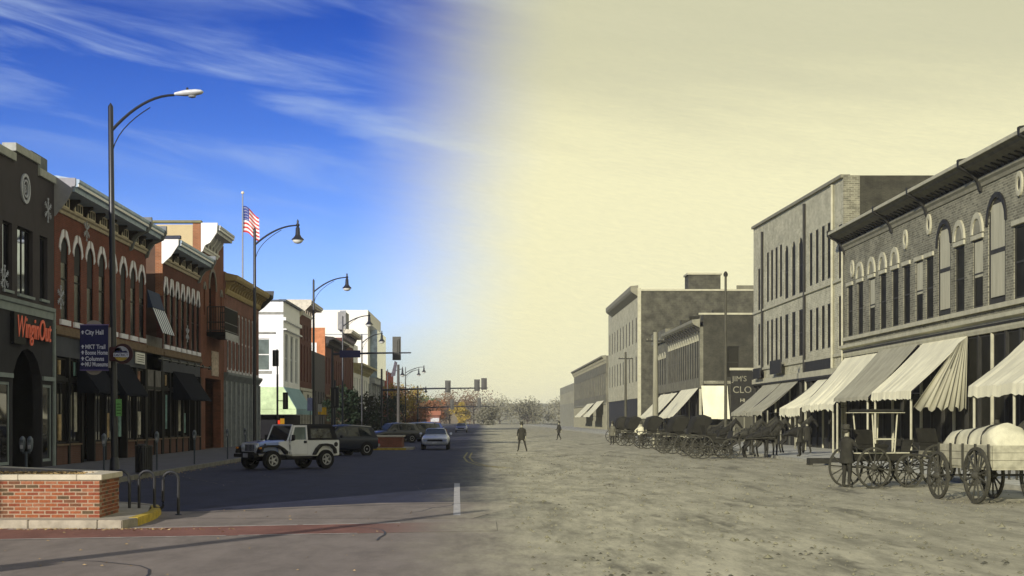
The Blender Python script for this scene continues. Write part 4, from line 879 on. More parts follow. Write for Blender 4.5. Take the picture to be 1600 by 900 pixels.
# ------------------------------------------------------------------ street lamps (left pavement)
polem = M('lamp_post_black', (.016, .018, .026), .4, .15, 3, spec=.5)
def lamp(X, Y, h, label, kind='bell', arm=2.25, group='street lamps along the left pavement', lean=0.0, double=False, s=1.0, side=1):
    t = thing('street_lamp', label, 'street lamp', (X, Y, .15), 0, group); h -= .15
    part('base', MB().lathe([(.24, 0), (.24, .12), (.17, .2), (.15, .55), (.11, .62)], n=12), polem, t, smooth=True)
    part('pole', MB().tube([(0, 0, .5), (-lean * .5, 0, h * .5), (-lean, 0, h - .12), (-lean, 0, h)], [.105 * s, .09 * s, .075 * s, .012], 10), polem, t, smooth=True)
    arms = [(1, 0)] if not double else [(1, 0), (1, .45)]
    for sg_, dh in arms:
        sg_ *= side
        z0 = h - .95 - dh; L = arm * (1 if not dh else .72)
        a = [(-lean + sg_ * L * q, 0, z0 + 1.05 * s * (1 - (1 - q) ** 2)) for q in lin(0, 1, 10)]
        ar = part('arm', MB().tube(a, [.055 - .015 * q for q in lin(0, 1, 10)], 8), polem, t, smooth=True)
        b = [(-lean + sg_ * L * .62 * q ** 1.6, 0, z0 - 1.25 + 2.05 * q ** .62) for q in lin(0.0, 1, 8)]
        part('brace', MB().tube(b, .018, 6), polem, ar, smooth=True)
        ex, ez = a[-1][0], a[-1][2]
        if kind == 'bell':
            hd = part('lamp_head', MB().lathe([(.01, .32), (.06, .22), (.05, .1), (.10, .06), (.10, -.02), (.06, -.08), (.11, -.14), (.13, -.5), (.2, -.62), (.33, -.74), (.34, -.78), (.1, -.77)], (ex, 0, ez), 12), polem, t, smooth=True)
            part('lamp_glass', MB().lathe([(.29, -.785), (.27, -.86), (.18, -.95), (.01, -.99)], (ex, 0, ez), 12), M('lamp_glass', (.75, .75, .7), .25, .05), hd, smooth=True)
        else:
            hd = MB(); prof = [(0, .07, .05), (.15, .11, .08), (.35, .17, .11), (.7, .19, .11), (.88, .14, .08), (.95, .03, .02)]
            vs = []; 
            for x, w, hh in prof:
                for k in range(10): q = 2 * math.pi * k / 10; vs.append((ex + x, w * math.cos(q), ez + .03 + x * .07 + hh * math.sin(q) * (1.0 if math.sin(q) > 0 else .8)))
            hd.add(vs, [(i * 10 + k, i * 10 + (k + 1) % 10, (i + 1) * 10 + (k + 1) % 10, (i + 1) * 10 + k) for i in range(5) for k in range(10)] + [tuple(range(10)), tuple(range(50, 60))])
            ho = part('lamp_head', hd, M('cobra_white', (.66, .67, .68), .4, .1, 8), t, smooth=True)
            part('lamp_lens', MB().lathe([(.13, -.02), (.12, -.07), (.01, -.1)], (ex + .58, 0, ez), 10), M('lens_grey', (.25, .26, .27), .15), ho, smooth=True)
            part('photocell', MB().lathe([(.04, 0), (.04, .09), (.01, .1)], (ex + .42, 0, ez + .15), 8), polem, ho)
    return t
L1 = lamp(-12.12, 50.5, 12.4, 'tall black lamp post with a white flat lamp head, nearest, carrying the blue direction sign', 'cobra', 2.1, lean=.13, s=1.15)
lamp(-12.2, 82.0, 12.25, 'black lamp post with a bell lamp beside the flag, second from the viewer', arm=2.3)
lamp(-12.2, 110.5, 12.1, 'third black bell lamp post, before the white corner building', arm=2.4)
lamp(-12.2, 133.4, 11.0, 'fourth black bell lamp post, in front of the cream block', arm=2.3, s=.9)
lamp(-12.2, 154.5, 10.6, 'fifth black bell lamp post, arm under the glass bay', arm=2.0, s=.9)
lamp(-12.2, 196.0, 8.4, 'short bell lamp post past the cream block', arm=1.9, s=.9)
lamp(-12.2, 241.0, 10.2, 'distant lamp post with two bell lamps on one side', arm=2.9, double=True, s=.9)
lamp(-12.2, 287.0, 8.0, 'most distant lamp post of the left pavement', arm=1.5, s=.8)
# sign on the first post
ds = thing('direction_sign', 'dark blue direction sign with white arrows to City Hall and other places', 'direction sign', (-12.12, 50.3, 0))
navy = M('sign_navy', (.010, .012, .085), .5, .08, 4); wl = M('sign_white', (.62, .64, .78), .6, .05); disc = M('sign_disc', (.30, .27, .25), .7, .1)
pn = part('panel', MB().box(-1.06, -.14, -.10, -.04, 3.62, 5.07), navy, ds)
part('back_disc', MB().lathe([(.31, -.03), (.31, .0)], (-.62, 0, 4.93), 32, 'y'), disc, ds); part('back_disc', MB().lathe([(.31, -.03), (.31, .0)], (-.62, 0, 3.76), 32, 'y'), disc, ds)
part('edge_strip', MB().box(-.135, -.06, -.09, -.03, 3.68, 5.0), disc, ds)
part('rim', MB().box(-1.07, -.13, -.11, -.035, 5.071, 5.10), M('violet_rim', (.18, .14, .35), .6), ds); part('rim', MB().box(-1.07, -.13, -.11, -.035, 3.59, 3.619), MATS['violet_rim'], ds)
for s_, z, arr in (("City Hall", 4.84, 'u'), ("MKT Trail", 4.37, 'u'), ("Boone Home", 4.18, 'u'), ("Columns", 3.98, 'u'), ("MU Museums", 3.80, 'l')):
    me_w = .67; o = text(s_, .20 if s_ != "City Hall" else .215, wl, pn, (-.89, -.102, z - .07), '-Y', .003, bold=.004)
    w = max(v.co.x for v in o.data.vertices); k = min(1, {'City Hall': .60, 'MKT Trail': .66, 'Boone Home': .74, 'Columns': .62, 'MU Museums': .74}[s_] / w)
    for v in o.data.vertices: v.co.x *= k
    mb = MB(); cx, cz = -.97, z
    pts = [(0, .065), (.06, 0), (.022, 0), (.022, -.06), (-.022, -.06), (-.022, 0), (-.06, 0)]
    if arr == 'l': pts = [(-b, a) for a, b in pts]
    mb.prism([(cx + a, -.106, cz + b) for a, b in pts], [(cx + a, -.101, cz + b) for a, b in pts]); part('arrow', mb, wl, pn)
ts = thing('district_sign', 'round DISTRICT sign on a maroon bracket fixed to the nearest lamp post', 'sign', (-12.12, 50.25, 0))
mar = M('maroon', (.045, .012, .018), .6)
br_ = part('bracket', MB().box(-.1, .30, -.09, .02, 3.90, 4.36), mar, ts, bevel=.02); part('back_disc', MB().lathe([(.33, -.06), (.33, .02)], (.34, 0, 4.14), 28, 'y'), mar, ts)
fd = MB().lathe([(.245, -.09), (.245, -.062)], (.30, 0, 4.14), 28, 'y'); fo = part('face', fd, M('pale_sign_face', (.45, .46, .55), .6), ts)
def seg(z0, z1, r, c):
    a0, a1 = math.asin(max(-1, min(1, z0 / r))), math.asin(max(-1, min(1, z1 / r)))
    pr = [(c[0] + r * math.cos(a), c[1] + r * math.sin(a)) for a in lin(a0, a1, 8)] + [(c[0] - r * math.cos(a), c[1] + r * math.sin(a)) for a in lin(a1, a0, 8)]
    return MB().prism([(x, -.100, z) for x, z in pr], [(x, -.0905, z) for x, z in pr])
part('yellow_field', seg(-.236, -.12, .24, (.30, 4.14)), M('sign_ochre', (.38, .27, .05), .7), fo)
part('roofline', MB().prism([(a, -.103, b) for a, b in ((.08, 4.17), (.52, 4.17), (.46, 4.24), (.34, 4.22), (.30, 4.30), (.26, 4.22), (.14, 4.24))], [(a, -.0905, b) for a, b in ((.08, 4.17), (.52, 4.17), (.46, 4.24), (.34, 4.22), (.30, 4.30), (.26, 4.22), (.14, 4.24))]), navy, fo)
part('name_plate', MB().box(.05, .55, -.106, -.098, 4.035, 4.165), wl, fo); tx = text("DISTRICT", .115, navy, fo, (.07, -.108, 4.06), '-Y', .002, bold=.003)
w = max(v.co.x for v in tx.data.vertices)
for v in tx.data.vertices: v.co.x *= .46 / w
st_ = thing('sticker', 'lime green poster wrapped on the nearest lamp post', 'poster', (-12.12, 50.5, 2.1)); part('sheet', MB().box(.08, .27, -.155, -.15, 0, .56), M('lime', (.16, .40, .12), .7, .2, 9), st_)
mb = MB(); [mb.box(.11, .24, -.158, -.1555, .08 + .1 * k, .11 + .1 * k) for k in range(4)]; part('print', mb, M('dark_print', (.05, .12, .04), .7), st_)

# flag
fp = thing('flagpole', 'tall thin flagpole rising behind the ochre-corniced block', 'flagpole', (-19.5, 124.5, 0))
part('pole', MB().tube([(0, 0, 0), (0, 0, 12), (0, 0, 20.2)], [.11, .08, .05], 8), M('flagpole_metal', (.25, .27, .32), .4, .1), fp, smooth=True); part('ball', MB().ball((0, 0, 20.35), .13, 10), M('gilt_ball', (.8, .7, .5), .3), fp, smooth=True)
fl = thing('flag', 'American flag flying from the flagpole', 'flag', (-19.45, 124.5, 17.15))
fm_ = [M('flag_red', (.55, .05, .05), .8, .05), M('flag_white', (.82, .82, .82), .8, .05), M('flag_blue', (.04, .06, .25), .8, .05)]
mb = MB(); nx, nz = 18, 13; vs = []
for j in range(nz + 1):
    for i in range(nx + 1):
        u = i / nx; z = 2.15 * j / nz
        vs.append((1.3 * u, .16 * math.sin(u * 8 + j * .2), z * (1 - .0 * u) - .95 * u ** 1.2 + .10 * math.sin(u * 6)  + .25 * (1 - j / nz) * u))
for j in range(nz):
    for i in range(nx):
        mb.cur = 2 if (j >= 6 and i < 7) else (0 if j % 2 == 0 else 1); mb.f.append((j * (nx + 1) + i, j * (nx + 1) + i + 1, (j + 1) * (nx + 1) + i + 1, (j + 1) * (nx + 1) + i)); mb.mi.append(mb.cur)
mb.v = vs; part('cloth', mb, fm_, fl, smooth=True)
sm = MB()
for a in range(6):
    for b in range(5):
        u = (a + .6) / nx * 1.0; j = 6.6 + b * 1.35; z = 2.15 * j / nz - .95 * u ** 1.2 + .10 * math.sin(u * 6) + .25 * (1 - j / nz) * u; y = .16 * math.sin(u * 8 + j * .2) - .02
        q = [(1.3 * u + (.035 if k % 2 == 0 else .015) * math.sin(math.pi * k / 5), y, z + (.035 if k % 2 == 0 else .015) * math.cos(math.pi * k / 5)) for k in range(10)]; sm.add(q, [tuple(range(10))])
part('stars', sm, fm_[1], fl)

# ------------------------------------------------------------------ signals
sigm = M('signal_black', (.014, .014, .016), .5, .2, 3); sigg = M('signal_back_grey', (.09, .09, .08), .6, .15, 2)
def head(root, x, z, h=1.1, w=.4, back=None, face=0, n=3, lit=None):
    """signal head at arm; face 0: we see its back"""
    hd = part('signal_head', MB().box(x - w / 2, x + w / 2, -.12, .12, z - h / 2, z + h / 2), sigm if back is None else back, root, bevel=.02)
    if back is not None: part('backplate', MB().box(x - w * .9, x + w * .9, .0, .02, z - h * .6, z + h * .6), back, hd)
    for k in range(n):
        zz = z - h / 2 + h * (k + .5) / n
        part('visor', MB().lathe([(.13, .0), (.14, .22 if face == 0 else -.22)], (x, .12 if face == 0 else -.12, zz), 10, 'y'), sigm, hd)
    part('mount', MB().box(x - .05, x + .05, -.19, -.121, z - h * .42, z + h * .42), sigg, hd)
    return hd
def mast(X, Y, h, L, z, heads, label, sign=None, r=.12):
    t = thing('signal_mast', label, 'traffic signal', (X, Y, .1), 0)
    part('pole', MB().tube([(0, 0, 0), (0, 0, h)], [r, r * .75], 10), polem, t, smooth=True)
    part('arm', MB().tube([(0, 0, z), (L * .5, 0, z + L * .015), (L, 0, z + L * .02)], [r * .8, r * .6, r * .4], 8), polem, t, smooth=True)
    for x, zz, hh, b in heads: head(t, x, zz, hh, .36, b)
    if sign: 
        s = part('street_name_sign', MB().box(*sign), navy, t, bevel=.02)
    return t
mast(-11.5, 117.2, 7.3, 6.0, 6.85, [(4.9, 7.3, 1.5, sigg)], 'signal mast with a blue street name sign, at the near corner of the cross street', sign=(.55, 2.15, -.16, -.09, 6.6, 7.15))
mast(-11.5, 174, 7.6, 12.0, 5.2, [(7.5, 5.6, 1.15, sigg), (10.8, 5.75, 1.1, sigg), (11.6, 5.9, 1.1, sigg)], 'thick signal mast with a long arm reaching over the street carrying three heads', r=.15)
mast(-11.5, 270, 7.8, 14.0, 3.9, [(6.0, 4.5, 1.5, sigg), (10.8, 4.7, 1.5, sigg)], 'farthest signal mast with a low long arm, in front of the autumn trees', r=.15)
# pole mounted signals at the crossing
t = thing('signal_post', 'slim black signal post with red hand light, in front of the white corner building', 'traffic signal', (-14.0, 104.5, .15))
part('pole', MB().tube([(0, 0, 0), (0, 0, 4.9)], .07, 8), polem, t, smooth=True); head(t, -.12, 6.0, 1.1, .4); part('pole_top', MB().tube([(0, 0, 4.9), (-.02, 0, 6.6)], .05, 8), polem, t)
head(t, .55, 3.1, 1.15, .34); part('arm', MB().tube([(0, 0, 3.1), (.4, 0, 3.1)], .03, 6), polem, t)
ph = part('pedestrian_signal', MB().box(.02, .40, -.2, .05, 1.35, 1.85), sigm, t, bevel=.02); part('hand_light', MB().box(.06, .2, -.22, -.201, 1.42, 1.78), emit('red_hand', (.9, .06, .02), .9), ph)
part('housing', MB().box(.22, .5, -.24, -.19, 1.3, 1.9), emit('amber_housing', (.8, .4, .03), .35), ph)
t = thing('signal_post', 'signal post with large dark head beside the blue street name sign', 'traffic signal', (-11.0, 114, .0))
part('pole', MB().tube([(0, 0, 0), (0, 0, 4.9)], .08, 8), polem, t, smooth=True); head(t, .0, 3.6, 1.5, .6)
# utility pole with flag banner
t = thing('utility_pole', 'grey utility pole rising over the parked cars with a small faded banner at its top', 'utility pole', (-8.4, 152, 0))
part('pole', MB().tube([(0, 0, 0), (0, 0, 7.4)], [.17, .13], 10), M('pole_grey', (.08, .075, .07), .8, .2), t, smooth=True)
part('banner', MB().uz([(-.5, 6.3), (-.1, 6.5), (.1, 7.7), (-.25, 7.9)], -.03, .03) if False else MB().prism([(-.75, -.02, 6.2), (-.3, -.02, 6.3), (-.1, -.02, 7.6), (-.35, -.02, 7.8)], [(-.75, .02, 6.2), (-.3, .02, 6.3), (-.1, .02, 7.6), (-.35, .02, 7.8)]), M('faded_banner', (.10, .09, .11), .8, .4, 4), t)
# the signal post whose long shadow crosses the corner, off to the left of the frame
t = thing('signal_post', 'signal post at the viewer\'s corner, outside the picture on the left', 'traffic signal', (-11.75, 10.5, .15))
part('pole', MB().tube([(0, 0, 0), (0, 0, 8.3)], [.30, .14], 10), polem, t, smooth=True); head(t, .25, 3.2, 1.1, .4)
for yy, xx, z, w, h, c, lb in ((117.5, -12.3, 2.3, .62, .55, (.8, .48, .03), 'yellow square sign board on a thin post, right of the teal awning'), (119, -13.4, 2.6, .45, 1.0, (.25, .28, .5), 'pale blue banner sign near the crossing'), (112, -11.9, 2.5, .3, .55, (.4, .4, .4), 'small white plate sign on a pole at the crossing')):
    t = thing('small_sign', lb, 'sign', (xx, yy, .15)); part('post', MB().tube([(0, 0, 0), (0, 0, z + h)], .035, 6), polem, t); part('plate', MB().box(-w / 2, w / 2, -.08, -.05, z - .1, z + h - .1), M('plate%d' % int(c[2] * 100), c, .6, .15), t)

# ------------------------------------------------------------------ planter of single bricks
pl = thing('brick_planter', 'low red brick planter with pale stone cap on the corner, front left', 'planter', (-7.19, 28.8, .148))
BR = [M('planter_brick_%s' % k, c, .9, .25, 14, bmp=.5) for k, c in (('orange', (.27, .085, .035)), ('red', (.22, .06, .03)), ('brown', (.15, .065, .035)), ('olive_brown', (.10, .065, .035)), ('pink', (.29, .115, .06)))]
core = MB(); core.prism([(-5.4, .0, .0), (-.004, .0, .0), (-.058, 1.75, 0), (-3.4, 5.0, .0), (-5.4, 5.0, 0)], [(-5.4, .0, .71), (-.004, .0, .71), (-.058, 1.75, .71), (-3.4, 5.0, .71), (-5.4, 5.0, .71)])
part('mortar_core', core, M('mortar', (.34, .245, .17), .95, .2, 20), pl)
bx_ = MB().box(-.104, .104, -.011, .05, -.0265, .0265)
bms = [bx_.mesh('brick', m, bevel=.004) for m in BR]
rnd = random.Random(11); rh = .0695; nb = 0
def pick(): return bms[rnd.choices(range(5), [5, 5, 2, 1.3, 2])[0]]
for r in range(10):
    z = .035 + r * rh; off = .115 if r % 2 else 0
    k = 0
    while k < 21:
        x = -.108 - off - k * .230
        if x < -5.3: break
        b = link('brick', pick(), pl, (x, .006 + rnd.uniform(-.002, .002), z)); nb += 1; k += 1
    if off: link('brick', cached(('half', r % 5), lambda: MB().box(-.047, .047, -.011, .05, -.0265, .0265).mesh('brick', BR[r % 5])), pl, (-.052, .006, z))
    # the end face, same bond
    dirv = Vector((-.05, 1.75)).normalized(); ang = math.atan2(dirv.y, dirv.x)
    k = 0
    while True:
        s = .17 + off + k * .230
        if s > 1.68: break
        link('brick', pick(), pl, (-.012 + dirv.x * s + .0, dirv.y * s, z), (0, 0, ang)); k += 1
capm = M('pale_cap_stone', (.52, .47, .36), .85, .12, 3)
o_ = [(-5.4, -.05), (.05, -.05), (.0, 1.83), (-3.4, 5.2)]; i_ = [(-5.4, .32), (-.38, .32), (-.42, 1.62), (-3.6, 4.7)]
def capseg(a, b, c, d, k=0):
    mb = MB(); mb.ud([a, b, c, d], .712, .812 + .001 * k); part('cap_stone', mb, capm, pl, bevel=.008)
xs = [-5.4, -4.2, -3.0, -1.52, -.42]
for a, b in zip(xs[:-1], xs[1:]): capseg((a + .003, -.05), (b - .003, -.05), (b - .003, .32), (a + .003, .32))
capseg((-.417, -.05), (.05, -.05), (.025, .9), (-.40, .9), 1); capseg((.025, .905), (.0, 1.83), (-.42, 1.62), (-.40, .905))
for k in range(3):
    f = lambda p, q, t: (p[0] + (q[0] - p[0]) * t, p[1] + (q[1] - p[1]) * t)
    a, b = f(o_[2], o_[3], k / 3 + .001), f(o_[2], o_[3], (k + 1) / 3 - .001); c, d = f(i_[2], i_[3], (k + 1) / 3 - .001), f(i_[2], i_[3], k / 3 + .001); capseg(a, b, c, d)
part('soil', MB().ud([(-5.4, .3), (-.39, .3), (-.43, 1.64), (-3.6, 4.72), (-5.4, 4.7)], .6, .735), M('dark_soil', (.045, .035, .03), 1, .4, 8, bmp=.8), pl)
lf = MB(); rr = random.Random(5)
for k in range(2600):
    x = rr.gauss(-1.75, .75); y = rr.uniform(.34, 2.2); 
    if x > -.5 or x < -4: continue
    s = rr.uniform(.02, .05); a = rr.uniform(0, 6.28); c, d = math.cos(a) * s, math.sin(a) * s; z = .742 + rr.uniform(0, .06); t = rr.uniform(-.03, .03)
    lf.add([(x - c, y - d, z + t), (x + d * .5, y - c * .5, z), (x + c, y + d, z - t * .5), (x - d * .5, y + c * .5, z + .01)], [(0, 1, 2, 3)])
o = part('dry_leaves', lf, M('straw_leaves', (.52, .36, .15), .9, .4, 30), pl); o['kind'] = 'stuff'
# second planter down the street
p2 = thing('brick_planter', 'second brick planter with pale cap, beyond the dark SUV', 'planter', (-6.3, 101, .1))
part('brick_wall', MB().box(-1.0, .95, 0, 3, 0, .72), brick_mat('planter2_brick', (.26, .085, .05), (.2, .07, .04), (.2, .12, .08)), p2); part('cap_stone', MB().box(-1.08, 1.03, -.08, 3.08, .721, .82), capm, p2, bevel=.01)
mb = MB(); mb.ud([(-11.5, 99.6), (-5.2, 99.6), (-4.6, 100.6), (-4.6, 104), (-11.5, 108)], -.1, .13); isl = struct('crossing_island', mb, m_conc)
part('yellow_kerb', MB().ud([(-8.4, 99.45), (-5.0, 99.45), (-5.2, 99.62), (-8.4, 99.62)], .0, .136), ky, isl)

# ------------------------------------------------------------------ bike rack, bin, meters
rk = thing('bike_rack', 'black wave-shaped bike rack behind the brick planter', 'bike rack', (-6.95, 32.0, .0))
pts = []
def U_(x0, x1, z, up, n=8): return [((x0 + x1) / 2 - (x1 - x0) / 2 * math.cos(math.pi * k / n), 0, z + (1 if up else -1) * (x1 - x0) / 2 * math.sin(math.pi * k / n) * (1 if up else .7)) for k in range(n + 1)]
pts = [(-.78, .0, .0)] + U_(-.78, -.42, .72, True) + [(-.42, 0, .15)]
part('tube', MB().tube([(-.80, 0, 0)] + U_(-.80, -.42, .74, True) + [(-.42, 0, .13)], .031, 8), iron, rk, smooth=True)
part('tube', MB().tube([(-.22, 0, .02)] + U_(-.22, .10, .76, True) + [(.10, 0, .25)] + U_(.10, .28, .2, False) + [(.28, 0, .3)] + U_(.28, .60, .74, True) + [(.60, 0, .0)], .031, 8), iron, rk, smooth=True)
for x in (-.8, -.42, -.22, .6): part('foot', MB().lathe([(.07, 0), (.07, .02), (.04, .03)], (x, 0, .0), 10), iron, rk)
tb = thing('trash_bin', 'black slatted litter bin on the left pavement behind the bike rack', 'bin', (-11.6, 52.5, .15))
part('liner', MB().lathe([(.22, .03), (.25, .88)], n=16), black, tb)
sl = MB().box(-.025, .025, -.012, .012, .03, .92).mesh('slat', iron)
for k in range(22): q = 2 * math.pi * k / 22; link('slat', sl, tb, (.28 * math.cos(q), .28 * math.sin(q), 0), (0, 0, q + math.pi / 2))
part('rim', MB().lathe([(.27, .90), (.31, .91), (.31, .96), (.24, .96), (.24, .91)], n=20), iron, tb, smooth=True)
for k in range(5): part('rubbish', MB().ball((rr.uniform(-.14, .14), rr.uniform(-.14, .14), .95), .07, 6), M('dark_rubbish', (.06, .06, .07), .8, .5), tb)
mm = M('meter_grey', (.10, .12, .15), .45, .15, 6, spec=.5); mp_ = M('meter_post', (.05, .065, .09), .5, .2)
def meter(X, Y, label, twin=False):
    t = thing('parking_meter', label, 'parking meter', (X, Y, .15), 0, 'parking meters along the left kerb')
    part('post', MB().tube([(0, 0, 0), (0, 0, 1.0)], .035, 8), mp_, t, smooth=True)
    if twin: part('crossbar', MB().tube([(-.1, 0, .98), (.1, 0, .98)], .03, 6), mp_, t)
    for x in ((-.1, .1) if twin else (0,)):
        h = part('meter_head', MB().lathe([(.035, 1.0), (.055, 1.03), (.075, 1.12), (.085, 1.25), (.075, 1.34), (.03, 1.40), (.005, 1.41)], (x, 0, 0), 12), mm, t, smooth=True)
        part('window', MB().box(x - .045, x + .045, -.088, -.074, 1.24, 1.32), glass('meter_glass', (.05, .06, .07), .1), h)
        part('face_plate', MB().box(x - .035, x + .035, -.09, -.072, 1.08, 1.18), M('meter_plate', (.3, .3, .32), .4), h)
meter(-11.9, 40.0, 'twin-headed parking meter behind the brick planter', True)
meter(-11.9, 48.2, 'parking meter just left of the nearest lamp post')
meter(-11.9, 56.0, 'parking meter right behind the litter bin'); meter(-11.9, 63.3, 'parking meter before the black awning of the second brick block')
meter(-11.9, 71.5, 'parking meter left of the white open-top off-roader'); meter(-11.9, 76.8, 'parking meter behind the bonnet of the white off-roader')
# ------------------------------------------------------------------ vehicles (local x = forward, y = left)
rub = M('tyre_rubber', (.012, .012, .012), .8, .2, 12, spec=.2); alloy = M('alloy_rim', (.50, .50, .50), .3, .05, metal=.6, bmp=0)
def paint(name, c, rough=.28, spec=.6, metal=0.0):
    m = M(name, c, rough, .06, 1.5, spec=spec, metal=metal, bmp=0)
    m.node_tree.nodes['Principled BSDF'].inputs['Coat Weight'].default_value = .4; m.node_tree.nodes['Principled BSDF'].inputs['Coat Roughness'].default_value = .08
    return m
cglass = glass('car_glass', (.010, .014, .018), .04, .6, 0)
def car_wheel(root, x, y, r, w=.22, sp=5, out=1, steer=0):
    rt = r * .60
    k = ('cw', r, w); me = cached(k, lambda: MB().lathe([(rt, -w / 2), (r * .93, -w / 2), (r, -w * .36), (r, w * .36), (r * .93, w / 2), (rt, w / 2), (rt, -w / 2)], n=24, axis='y').mesh('wheel', rub, smooth=True))
    wl_ = link('wheel', me, root, (x, y, r), (0, 0, steer))
    def rim():
        mb = MB(); mb.ring_uz([(rt * .995 * math.cos(q), rt * .995 * math.sin(q)) for q in lin(0, 2 * math.pi, 24)[:-1]], [(rt * .82 * math.cos(q), rt * .82 * math.sin(q)) for q in lin(0, 2 * math.pi, 24)[:-1]], w * .1, w * .47)
        mb.lathe([(rt * .3, w * .2), (rt * .26, w * .42), (.02, w * .44)], n=12, axis='y')
        for q in range(sp):
            a = 2 * math.pi * q / sp; c, s = math.cos(a), math.sin(a); hw = rt * .16
            mb.prism([(c * rt * .2 - s * hw, w * .28, s * rt * .2 + c * hw), (c * rt * .2 + s * hw, w * .28, s * rt * .2 - c * hw), (c * rt * .85 + s * hw * .8, w * .32, s * rt * .85 - c * hw * .8), (c * rt * .85 - s * hw * .8, w * .32, s * rt * .85 + c * hw * .8)],
                     [(c * rt * .2 - s * hw, w * .40, s * rt * .2 + c * hw), (c * rt * .2 + s * hw, w * .40, s * rt * .2 - c * hw), (c * rt * .85 + s * hw * .8, w * .42, s * rt * .85 - c * hw * .8), (c * rt * .85 - s * hw * .8, w * .42, s * rt * .85 + c * hw * .8)])
        return mb.mesh('rim', alloy, smooth=True)
    link('rim', cached(('rim', r, w, sp), rim), wl_, rot=(0, 0, 0 if out > 0 else math.pi))
    link('brake_disc', cached(('bd', r), lambda: MB().lathe([(rt * .8, -.02), (rt * .8, .0)], n=16, axis='y').mesh('brake_disc', black)), wl_)
def loft(mb, rings):
    n = len(rings[0]); vs = [p for r in rings for p in r]
    return mb.add(vs, [(i * n + k, i * n + (k + 1) % n, (i + 1) * n + (k + 1) % n, (i + 1) * n + k) for i in range(len(rings) - 1) for k in range(n)] + [tuple(range(n)), tuple(range((len(rings) - 1) * n, len(rings) * n))])
def car(label, X, Y, ang, mat, body, cabin, wr, ax, w, side_win, kind='parked_car', cat='car', grille=True, plate=True, tails=True, rims=5, wheel_w=.21, handle=True):
    t = thing(kind, label, cat, (X, Y, 0), R(ang), None)
    rings = []
    for x, zb, zt, hw in body:
        m_ = (zb + zt) / 2
        rings.append([(x, -hw * .80, zb), (x, -hw * .96, zb + .10), (x, -hw, m_), (x, -hw * .985, zt - .12), (x, -hw * .90, zt - .02), (x, -hw * .5, zt + .015), (x, hw * .5, zt + .015), (x, hw * .90, zt - .02), (x, hw * .985, zt - .12), (x, hw, m_), (x, hw * .96, zb + .10), (x, hw * .80, zb)])
    part('body', loft(MB(), rings), mat, t, smooth=True)
    rings = []
    for x, zb, zt, wb, wt in cabin:
        rings.append([(x, -wb, zb), (x, -wt, zt - .06), (x, -wt * .85, zt), (x, wt * .85, zt), (x, wt, zt - .06), (x, wb, zb)])
    cb = part('cabin', loft(MB(), rings), mat, t, smooth=True)
    def yat(x, z):
        for a, b in zip(cabin[:-1], cabin[1:]):
            if a[0] <= x <= b[0]:
                q = (x - a[0]) / (b[0] - a[0]); L = [a[i] + (b[i] - a[i]) * q for i in range(5)]
                k = (z - L[1]) / max(.01, L[2] - .06 - L[1]); return L[3] + (L[4] - L[3]) * max(0, min(1, k))
        return cabin[0][3]
    for s in (-1, 1):
        for poly in side_win:
            mb = MB(); a = [(x, s * (yat(x, z) + .012), z) for x, z in poly]; b = [(x, s * (yat(x, z) - .03), z) for x, z in poly]; mb.prism(a, b); part('side_window', mb, cglass, cb)
        if handle: part('door_handle', MB().box(-.35, -.17, s * (w * .985) - .015, s * (w * .985) + .02, .82, .85), iron, t)
        part('mirror', MB().box(side_win[-1][2][0] + .0, side_win[-1][2][0] + .12, s * (w + .02) if s > 0 else s * (w + .02) - .16, (s * (w + .02) + .16) if s > 0 else s * (w + .02), .98, 1.12), mat, t, bevel=.02)
    # front and rear glass
    a, b = cabin[-1], cabin[-2]; c0, c1 = cabin[0], cabin[1]
    for nm, (lo, hi), sg_ in (('windscreen', (a, b), 1), ('rear_window', (c0, c1), -1)):
        f = lambda k, off: [(lo[0] + (hi[0] - lo[0]) * k + sg_ * off, yy * (lo[3] * .93 + (hi[4] * .90 - lo[3] * .93) * k), lo[2] * (1 - k) + hi[2] * k + .012) for yy in (-1, 1)]
        z0, z1 = .10, .90
        p0, p1 = f(z0, .01), f(z1, .01); q0, q1 = f(z0, -.03), f(z1, -.03)
        part(nm, MB().prism([p0[0], p0[1], p1[1], p1[0]], [q0[0], q0[1], q1[1], q1[0]]), cglass, cb)
    xf, xr = body[-1][0], body[0][0]
    hl = M('headlight', (.55, .58, .62), .1, .1, 20, spec=.8); tl = M('tail_light', (.35, .02, .015), .2, .1)
    zf = body[-1][2]; zr = body[0][2]
    for s in (-1, 1):
        part('headlight', MB().box(xf - .12, xf + .025, s * w * .74 - .17, s * w * .74 + .17, zf - .24, zf - .08), hl, t, bevel=.02)
        part('tail_light', MB().box(xr - .025, xr + .12, s * w * .80 - .11, s * w * .80 + .11, zr - .30, zr - .08), tl, t, bevel=.02)
    part('grille', MB().box(xf, xf + .02, -w * .5, w * .5, zf - .26, zf - .07), black, t)
    part('bumper', MB().box(xf - .1, xf + .07, -w * .93, w * .93, body[-1][1] + .03, body[-1][1] + .19), mat if not grille else M('bumper_grey', (.35, .36, .38), .4), t, bevel=.03)
    part('bumper', MB().box(xr - .07, xr + .1, -w * .93, w * .93, body[0][1] + .03, body[0][1] + .19), MATS.get('bumper_grey', mat), t, bevel=.03)
    part('number_plate', MB().box(xf + .071, xf + .08, -.16, .16, body[-1][1] + .03, body[-1][1] + .17), M('plate', (.5, .5, .5), .5), t)
    for x in ax:
        for s in (-1, 1):
            part('wheel_arch', MB().lathe([(wr * 1.16, s * (w - .10)), (wr * 1.16, s * (w + .004))], (x, 0, wr), 20, 'y'), black, t)
            car_wheel(t, x, s * (w - wheel_w / 2 + .02), wr, wheel_w, rims, s)
    return t
